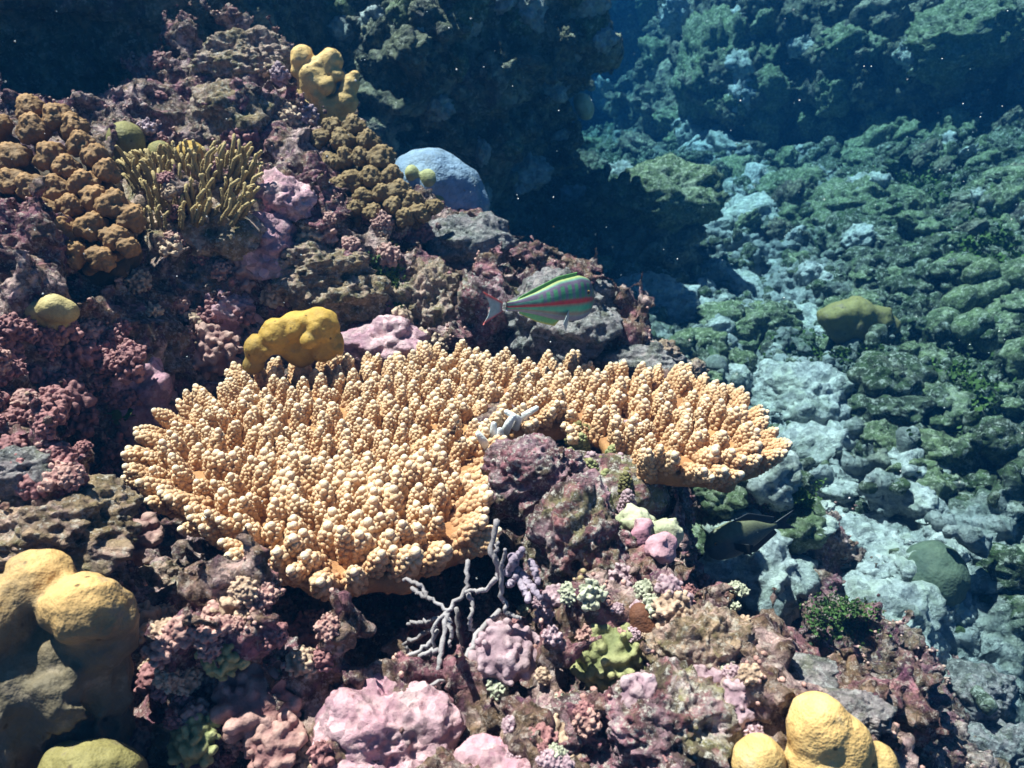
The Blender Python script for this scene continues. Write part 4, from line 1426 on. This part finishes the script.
# the finer rubble between them
rv, rf_ = rock_vf(77, 2, pits=0, ridge=.3, flat=.8)
FVc, FFc = coarse_floor
cen = FVc[FFc].mean(1)
pick = rng.choice(np.where((cen[:, 1] < 8) & (cen[:, 1] > 1.3) & (cen[:, 0] > 0))[0], 9500, replace=False)
rr_ = rng.uniform(.006, .024, len(pick)) * (0.6 + 0.22 * cen[pick, 1])
an = rng.uniform(0, 6.28, len(pick))
sc3 = rng.uniform(.7, 1.4, (len(pick), 3)) * rr_[:, None]
q = rv[None] * sc3[:, None, :]
qx = q[..., 0] * np.cos(an)[:, None] - q[..., 2] * np.sin(an)[:, None]
qz = q[..., 0] * np.sin(an)[:, None] + q[..., 2] * np.cos(an)[:, None]
VV = (np.stack([qx, q[..., 1], qz], 2) + cen[pick][:, None]).reshape(-1, 3)
FF = (rf_[None] + (np.arange(len(pick)) * len(rv))[:, None, None]).reshape(-1, 3)
o = link('rubble', mesh_np('rubble', VV, FF, M['floor']))
o['kind'] = 'stuff'
tag(o, 'fine broken coral rubble covering the channel floor', 'rubble')
# coral growths on the walls
CLW = [mesh_np('wall_coral', *rock_vf(80 + k_, 4, pits=.15, ridge=.2, knob=.5), M[('rock_olive', 'wall', 'rock_pale', 'wall')[k_ % 4]]) for k_ in range(8)]
cnt = 0
for i in range(900):
    px, py = random.uniform(200, 1040), random.uniform(-10, 240)
    hh = hit(px, py)
    if hh is None:
        continue
    loc, nor, d = hh
    if d < 2.7 or nor.z > 0.75 or nor.z < -0.3:
        continue
    r = random.uniform(7, 16) * d / FPX
    o = link('wall_coral', random.choice(CLW), None, loc, orient((nor + Vector((0, 0, .6))).normalized(), random.uniform(0, 6.28)), (r * random.uniform(.6, 1.3), r * random.uniform(.6, 1.3), r * random.uniform(.6, 1.4)))
    side = 'dark central wall' if loc.x < 1.0 else 'far right wall'
    size, mk = near(loc, LM_W, r * FPX / d, (10, 13))
    lb = '%s lumpy coral growth on the %s near %s' % (size, side, mk)
    tag(o, lb, 'coral', lb.replace('growth', 'growths'))
    cnt += 1
    if cnt >= 200:
        break

# ------------------------------------------------------------------ fine nodules over the near reef
sel = np.where((perlin(REEF_V * 9.1 + 9) > 0.2) & (REEF_N[:, 2] > -0.3) & (REEF_V[:, 1] < 2.7))[0]
sel = rng.choice(sel, 10000, replace=False)
nv, nf = ico(1)
base = REEF_V[sel] + REEF_N[sel] * 0.002
rad = rng.uniform(.0020, .0042, len(sel))
VV = (nv[None] * rad[:, None, None] * rng.uniform(.8, 1.25, (len(sel), 1, 3)) + base[:, None, :]).reshape(-1, 3)
FF = (nf[None] + (np.arange(len(sel)) * len(nv))[:, None, None]).reshape(-1, 3)
tt = (0.35 + 0.5 * rng.random(len(sel))[:, None] + 0.2 * nv[None, :, 2]).reshape(-1)
m_mix = coral_mat('nodule_mixed_skin', (0.22, 0.08, 0.09), (0.62, 0.38, 0.33), fine=300, fine_d=.001, patch=(0.36, 0.30, 0.14))
o = link('coralline_nodules', mesh_np('coralline_nodules', VV, FF, m_mix, attr={'tip': tt}))
o['kind'] = 'stuff'
tag(o, 'tiny pink and tan nodules crusting the near reef slope', 'coralline algae')

# ------------------------------------------------------------------ fish
def fish(name, label, nose, tail, height, width, prof, color_fn, fins, up=(0, 0, 1), fin_mat=None, body_mat=None):
    nose, tail = Vector(nose), Vector(tail)
    L = (nose - tail).length
    x = (nose - tail).normalized()
    z = (Vector(up) - x * x.dot(Vector(up))).normalized()
    y = z.cross(x)
    mat4 = Matrix((x, y, z)).transposed().to_4x4()
    mat4.translation = (nose + tail) / 2
    root = empty(name, (0, 0, 0), label, 'fish')
    root.matrix_world = mat4
    nu, nv_ = 140, 60
    us = np.linspace(0, 1, nu)                       # 0 = tail root, 1 = nose
    hp = np.interp(us, prof[0], prof[1])
    for _ in range(30):
        hp[1:-1] = .25 * hp[:-2] + .5 * hp[1:-1] + .25 * hp[2:]
    hp[-1] = 0.004 * 1
    dn = np.interp(us, prof[0], prof[2])
    for _ in range(30):
        dn[1:-1] = .25 * dn[:-2] + .5 * dn[1:-1] + .25 * dn[2:]
    wp = width * np.interp(us, [0, .15, .45, .75, .93, 1], [.12, .35, .9, 1, .62, .05])
    for _ in range(12):
        wp[1:-1] = .25 * wp[:-2] + .5 * wp[1:-1] + .25 * wp[2:]
    ang = np.linspace(0, 2 * math.pi, nv_, endpoint=False)
    ca, sa = np.cos(ang), np.sin(ang)
    V = np.zeros((nu, nv_, 3))
    bl = L * 0.80                                    # body without tail fin
    V[..., 0] = (-L / 2 + L * .20 + us * bl)[:, None]
    V[..., 1] = wp[:, None] * np.sign(ca) * np.abs(ca) ** .9
    V[..., 2] = np.where(sa > 0, hp[:, None] * sa, dn[:, None] * sa) * height
    U = us[:, None].repeat(nv_, 1)
    H = np.where(sa > 0, hp[:, None] * sa, dn[:, None] * sa) / max(hp.max(), dn.max())
    S = sa[None, :].repeat(nu, 0)
    colr = color_fn(U.ravel(), S.ravel(), H.ravel())
    F = []
    for i in range(nu - 1):
        for j in range(nv_):
            j2 = (j + 1) % nv_
            F.append([i * nv_ + j, (i + 1) * nv_ + j, (i + 1) * nv_ + j2, i * nv_ + j2])
    Vb = V.reshape(-1, 3)
    link('body', mesh_np('body', Vb, np.array(F)[:, ::-1], body_mat, color=colr), root)
    for fname, pts2d, thick, fcol, yoff, yang in fins:
        # a fin: fan of rays between two curves (root curve, edge curve), with small real thickness
        A, B = np.array(pts2d[0], float), np.array(pts2d[1], float)
        nr, ns = 26, 12
        t = np.linspace(0, 1, nr)
        Ai = np.stack([np.interp(t, np.linspace(0, 1, len(A)), A[:, k]) for k in range(2)], 1)
        Bi = np.stack([np.interp(t, np.linspace(0, 1, len(B)), B[:, k]) for k in range(2)], 1)
        s_ = np.linspace(0, 1, ns)
        G = Ai[:, None] * (1 - s_)[None, :, None] + Bi[:, None] * s_[None, :, None]
        X, Z = G[..., 0] * L, G[..., 1] * L
        rip = 0.0012 * np.sin(np.arange(nr) * math.pi)[:, None] * s_[None]
        W = thick * (1 - .7 * s_)[None, :] * (1 + .25 * np.where(np.arange(nr) % 2, 1, -1))[:, None]
        Yo = yoff + yang * s_[None, :] * np.ones((nr, 1))
        top = np.stack([X, Yo + W + rip, Z], 2).reshape(-1, 3)
        bot = np.stack([X, Yo - W + rip, Z], 2).reshape(-1, 3)
        Vf = np.concatenate([top, bot])
        Fq = []
        o2 = nr * ns
        for i in range(nr - 1):
            for j in range(ns - 1):
                q = [i * ns + j, (i + 1) * ns + j, (i + 1) * ns + j + 1, i * ns + j + 1]
                Fq.append(q)
                Fq.append([k + o2 for k in q[::-1]])
        for i in range(nr - 1):
            for j in (0, ns - 1):
                Fq.append([i * ns + j, (i + 1) * ns + j, (i + 1) * ns + j + o2, i * ns + j + o2])
        for j in range(ns - 1):
            for i in (0, nr - 1):
                Fq.append([i * ns + j, i * ns + j + 1, i * ns + j + 1 + o2, i * ns + j + o2])
        tt_, ss_ = np.meshgrid(t, s_, indexing='ij')
        cc = fcol(tt_.ravel(), ss_.ravel())
        link(fname, mesh_np(fname, Vf, np.array(Fq), fin_mat, color=np.concatenate([cc, cc])), root)
    # eyes
    ev, ef = ico(3)
    for sgn in (-1, 1):
        ex = -L / 2 + L * .20 + .86 * bl
        ey = sgn * np.interp(.86, us, wp) * .86
        ez = height * np.interp(.86, us, hp) * .35
        r = L * .020
        vc = np.where((ev[:, 1:2] * sgn) > .75, np.array([[.01, .01, .01]]), np.array([[.5, .25, .08]]))
        link('eye', mesh_np('eye', ev * np.array([r, r * .6, r]), ef, body_mat, color=vc), root, (ex, ey, ez))
    return root


def pigment_mat(name, rough, scale_bump=True):
    m, nt, b = new_mat(name, rough, 0.4)
    a = node(nt, 'ShaderNodeAttribute', attribute_name='pigment')
    tc = node(nt, 'ShaderNodeTexCoord')
    var = ramp(nt, noise_tex(nt, tc.outputs['Object'], 120, 3, .6), [(.3, (.8, .8, .8)), (.7, (1.1, 1.1, 1.1))])
    nt.links.new(mixc(nt, 1.0, a.outputs['Color'], var, 'MULTIPLY'), b.inputs['Base Color'])
    if scale_bump:
        add_bump(nt, b, [(voro(nt, tc.outputs['Object'], 230), .25, .001)])
    return m


def sm(a, b_, x):
    t = np.clip((x - a) / (b_ - a), 0, 1)
    return t * t * (3 - 2 * t)


def lerp(c0_, c1_, w_):
    return c0_ * (1 - w_[:, None]) + np.array(c1_)[None] * w_[:, None]


def wrasse_col(u, s, h):
    c = np.tile(np.array([.12, .34, .24]), (len(u), 1))
    c = lerp(c, (.15, .085, .16), sm(.42, .55, s) * (1 - sm(.86, .95, s)) * .9)          # mauve back
    bars = (np.sin(u * 2 * math.pi * 13) > -.1).astype(float) * sm(.28, .38, u) * sm(.02, .16, s) * (1 - sm(.70, .82, s))
    c = lerp(c, (.07, .30, .13), bars * .85)
    c = lerp(c, (.16, .12, .20), (np.sin(u * 2 * math.pi * 13) <= -.1) * sm(.28, .38, u) * sm(.02, .16, s) * (1 - sm(.70, .82, s)) * .6)
    red = np.exp(-((s - .02 + .10 * sm(.5, 0, u)) / (.10 + .12 * (1 - sm(0, .4, u)))) ** 2)
    c = lerp(c, (.60, .02, .035), np.clip(red * 1.7, 0, 1))
    c = lerp(c, (.05, .40, .27), np.exp(-((s + .33) / .17) ** 2))
    c = lerp(c, (.26, .10, .16), np.exp(-((s + .56) / .07) ** 2) * .8)
    c = lerp(c, (.16, .18, .36), sm(-.62, -.72, s) * .9)
    c = lerp(c, (.40, .36, .08), sm(.92, .98, s) * .7)
    c = lerp(c, (.09, .10, .11), sm(.82, .97, u) * .7)
    return c


def tail_col(t, s):
    c = np.tile(np.array([.30, .40, .42]), (len(t), 1))
    edge = np.maximum(np.exp(-(t / .10) ** 2), np.exp(-((1 - t) / .10) ** 2))
    c = lerp(c, (.62, .10, .09), np.clip(edge * 1.5, 0, 1))
    c = lerp(c, (.55, .14, .13), (1 - sm(0, .3, s)) * .7)
    return c


def dorsal_col(t, s):
    c = np.tile(np.array([.16, .40, .10]), (len(t), 1))
    c = lerp(c, (.45, .42, .10), np.exp(-((s - .30) / .12) ** 2))
    c = lerp(c, (.55, .12, .06), np.exp(-((s - .12) / .08) ** 2))
    return c


def anal_col(t, s):
    c = np.tile(np.array([.14, .46, .20]), (len(t), 1))
    c = lerp(c, (.45, .48, .10), sm(.7, 1, s))
    return lerp(c, (.05, .12, .12), (1 - sm(0, .2, s)) * .8)


def pect_col(t, s):
    return np.tile(np.array([.45, .5, .5]), (len(t), 1))


pm = pigment_mat('striped_fish_skin', .45)
pf = pigment_mat('striped_fish_fin', .5, False)
wr_prof = ([0, .1, .3, .55, .8, .93, 1.0], [.16, .20, .42, .78, .92, .76, .22], [.16, .19, .38, .68, .80, .66, .22])
fd = 1.52
fish('striped_fish', 'green and red striped fish with forked tail swimming over the table coral', P(594, 298, fd + .075), P(483, 309, fd - .06), .053, .024, wr_prof, wrasse_col, [
    ('tail_fin', ([(-.335, .033), (-.345, 0), (-.335, -.033)], [(-.50, .125), (-.455, .05), (-.44, 0), (-.455, -.05), (-.50, -.115)]), .0016, tail_col, 0, 0),
    ('dorsal_fin', ([(-.22, .030), (-.06, .070), (.14, .130), (.31, .155)], [(-.20, .058), (-.05, .118), (.15, .190), (.325, .212)]), .0014, dorsal_col, 0, 0),
    ('anal_fin', ([(-.20, -.030), (-.06, -.062), (.14, -.115)], [(-.19, -.062), (-.03, -.140), (.13, -.185), (.17, -.150)]), .0014, anal_col, 0, 0),
    ('pectoral_fin', ([(.20, -.05), (.20, -.10)], [(.10, -.14), (.13, -.20)]), .0008, pect_col, -.021, -.018),
    ('pectoral_fin', ([(.20, -.05), (.20, -.10)], [(.10, -.14), (.13, -.20)]), .0008, pect_col, .021, .018),
], fin_mat=pf, body_mat=pm)


def dark_col(u, s, h):
    c = np.tile(np.array([.10, .115, .11]), (len(u), 1))
    c = lerp(c, (.15, .15, .09), sm(.1, .6, s))
    return lerp(c, (.20, .10, .05), np.exp(-(((u - .72) / .05) ** 2 + ((s - .25) / .22) ** 2)) * .6)


def dfin_col(t, s):
    return np.tile(np.array([.03, .035, .045]), (len(t), 1))


dpm = pigment_mat('dark_fish_skin', .5)
sd_prof = ([0, .08, .3, .6, .85, .95, 1.0], [.14, .20, .70, 1.0, .80, .45, .10], [.14, .20, .62, .95, .85, .55, .12])
fd = 1.66
fish('dark_fish', 'dark olive oval fish with forked tail in the shade right of the table coral', P(704, 549, fd), P(795, 519, fd + .02), .043, .020, sd_prof, dark_col, [
    ('tail_fin', ([(-.26, .03), (-.27, 0), (-.26, -.03)], [(-.50, .11), (-.43, .04), (-.40, 0), (-.43, -.04), (-.50, -.11)]), .0016, dfin_col, 0, 0),
    ('dorsal_fin', ([(-.26, .03), (0, .15), (.25, .12)], [(-.29, .10), (-.02, .240), (.24, .19)]), .0014, dfin_col, 0, 0),
    ('anal_fin', ([(-.26, -.03), (0, -.13), (.1, -.15)], [(-.29, -.09), (-.04, -.225), (.1, -.215)]), .0014, dfin_col, 0, 0),
    ('pectoral_fin', ([(.22, .02), (.22, -.05)], [(.06, .0), (.10, -.11)]), .0008, dfin_col, -.019, -.022),
    ('pectoral_fin', ([(.22, .02), (.22, -.05)], [(.06, .0), (.10, -.11)]), .0008, dfin_col, .019, .022),
], fin_mat=pigment_mat('dark_fish_fin', .5, False), body_mat=dpm)

# ------------------------------------------------------------------ drifting specks
nv, nf = ico(1)
parts = []
for k in range(420):
    d = random.uniform(.6, 3.2)
    p = P(random.uniform(-60, 1080), random.uniform(-40, 600), d)
    hh = BVH.ray_cast(Vector((0, 0, 0)), Vector(p).normalized())
    if hh[0] is not None and hh[3] < np.linalg.norm(p) + .02:
        continue
    parts.append((nv * random.uniform(.0004, .0012) * (0.5 + .4 * d) + p, nf))
V, F = join(parts)
o = link('marine_snow', mesh_np('marine_snow', V, F, M['speck']))
o['kind'] = 'stuff'
tag(o, 'tiny white specks drifting in the water', 'particles')

# ------------------------------------------------------------------ the water's own haze
bm = bmesh.new()
bmesh.ops.create_cube(bm, size=1.0)
me = bpy.data.meshes.new('haze')
bm.to_mesh(me)
bm.free()
hz = link('haze', me, None, (1.0, 5.0, -0.35), None, (14.0, 18.0, 5.3))
hz['kind'] = 'stuff'
hm = bpy.data.materials.new('sea_water_haze')
hm.use_nodes = True
nt = hm.node_tree
for n in list(nt.nodes):
    nt.nodes.remove(n)
ho = nt.nodes.new('ShaderNodeOutputMaterial')
pv = nt.nodes.new('ShaderNodeVolumePrincipled')
pv.inputs['Color'].default_value = (*HAZE_COLOR, 1)
pv.inputs['Absorption Color'].default_value = (*HAZE_ABSORB, 1)
pv.inputs['Density'].default_value = HAZE_DENSITY
nt.links.new(pv.outputs[0], ho.inputs['Volume'])
me.materials.append(hm)
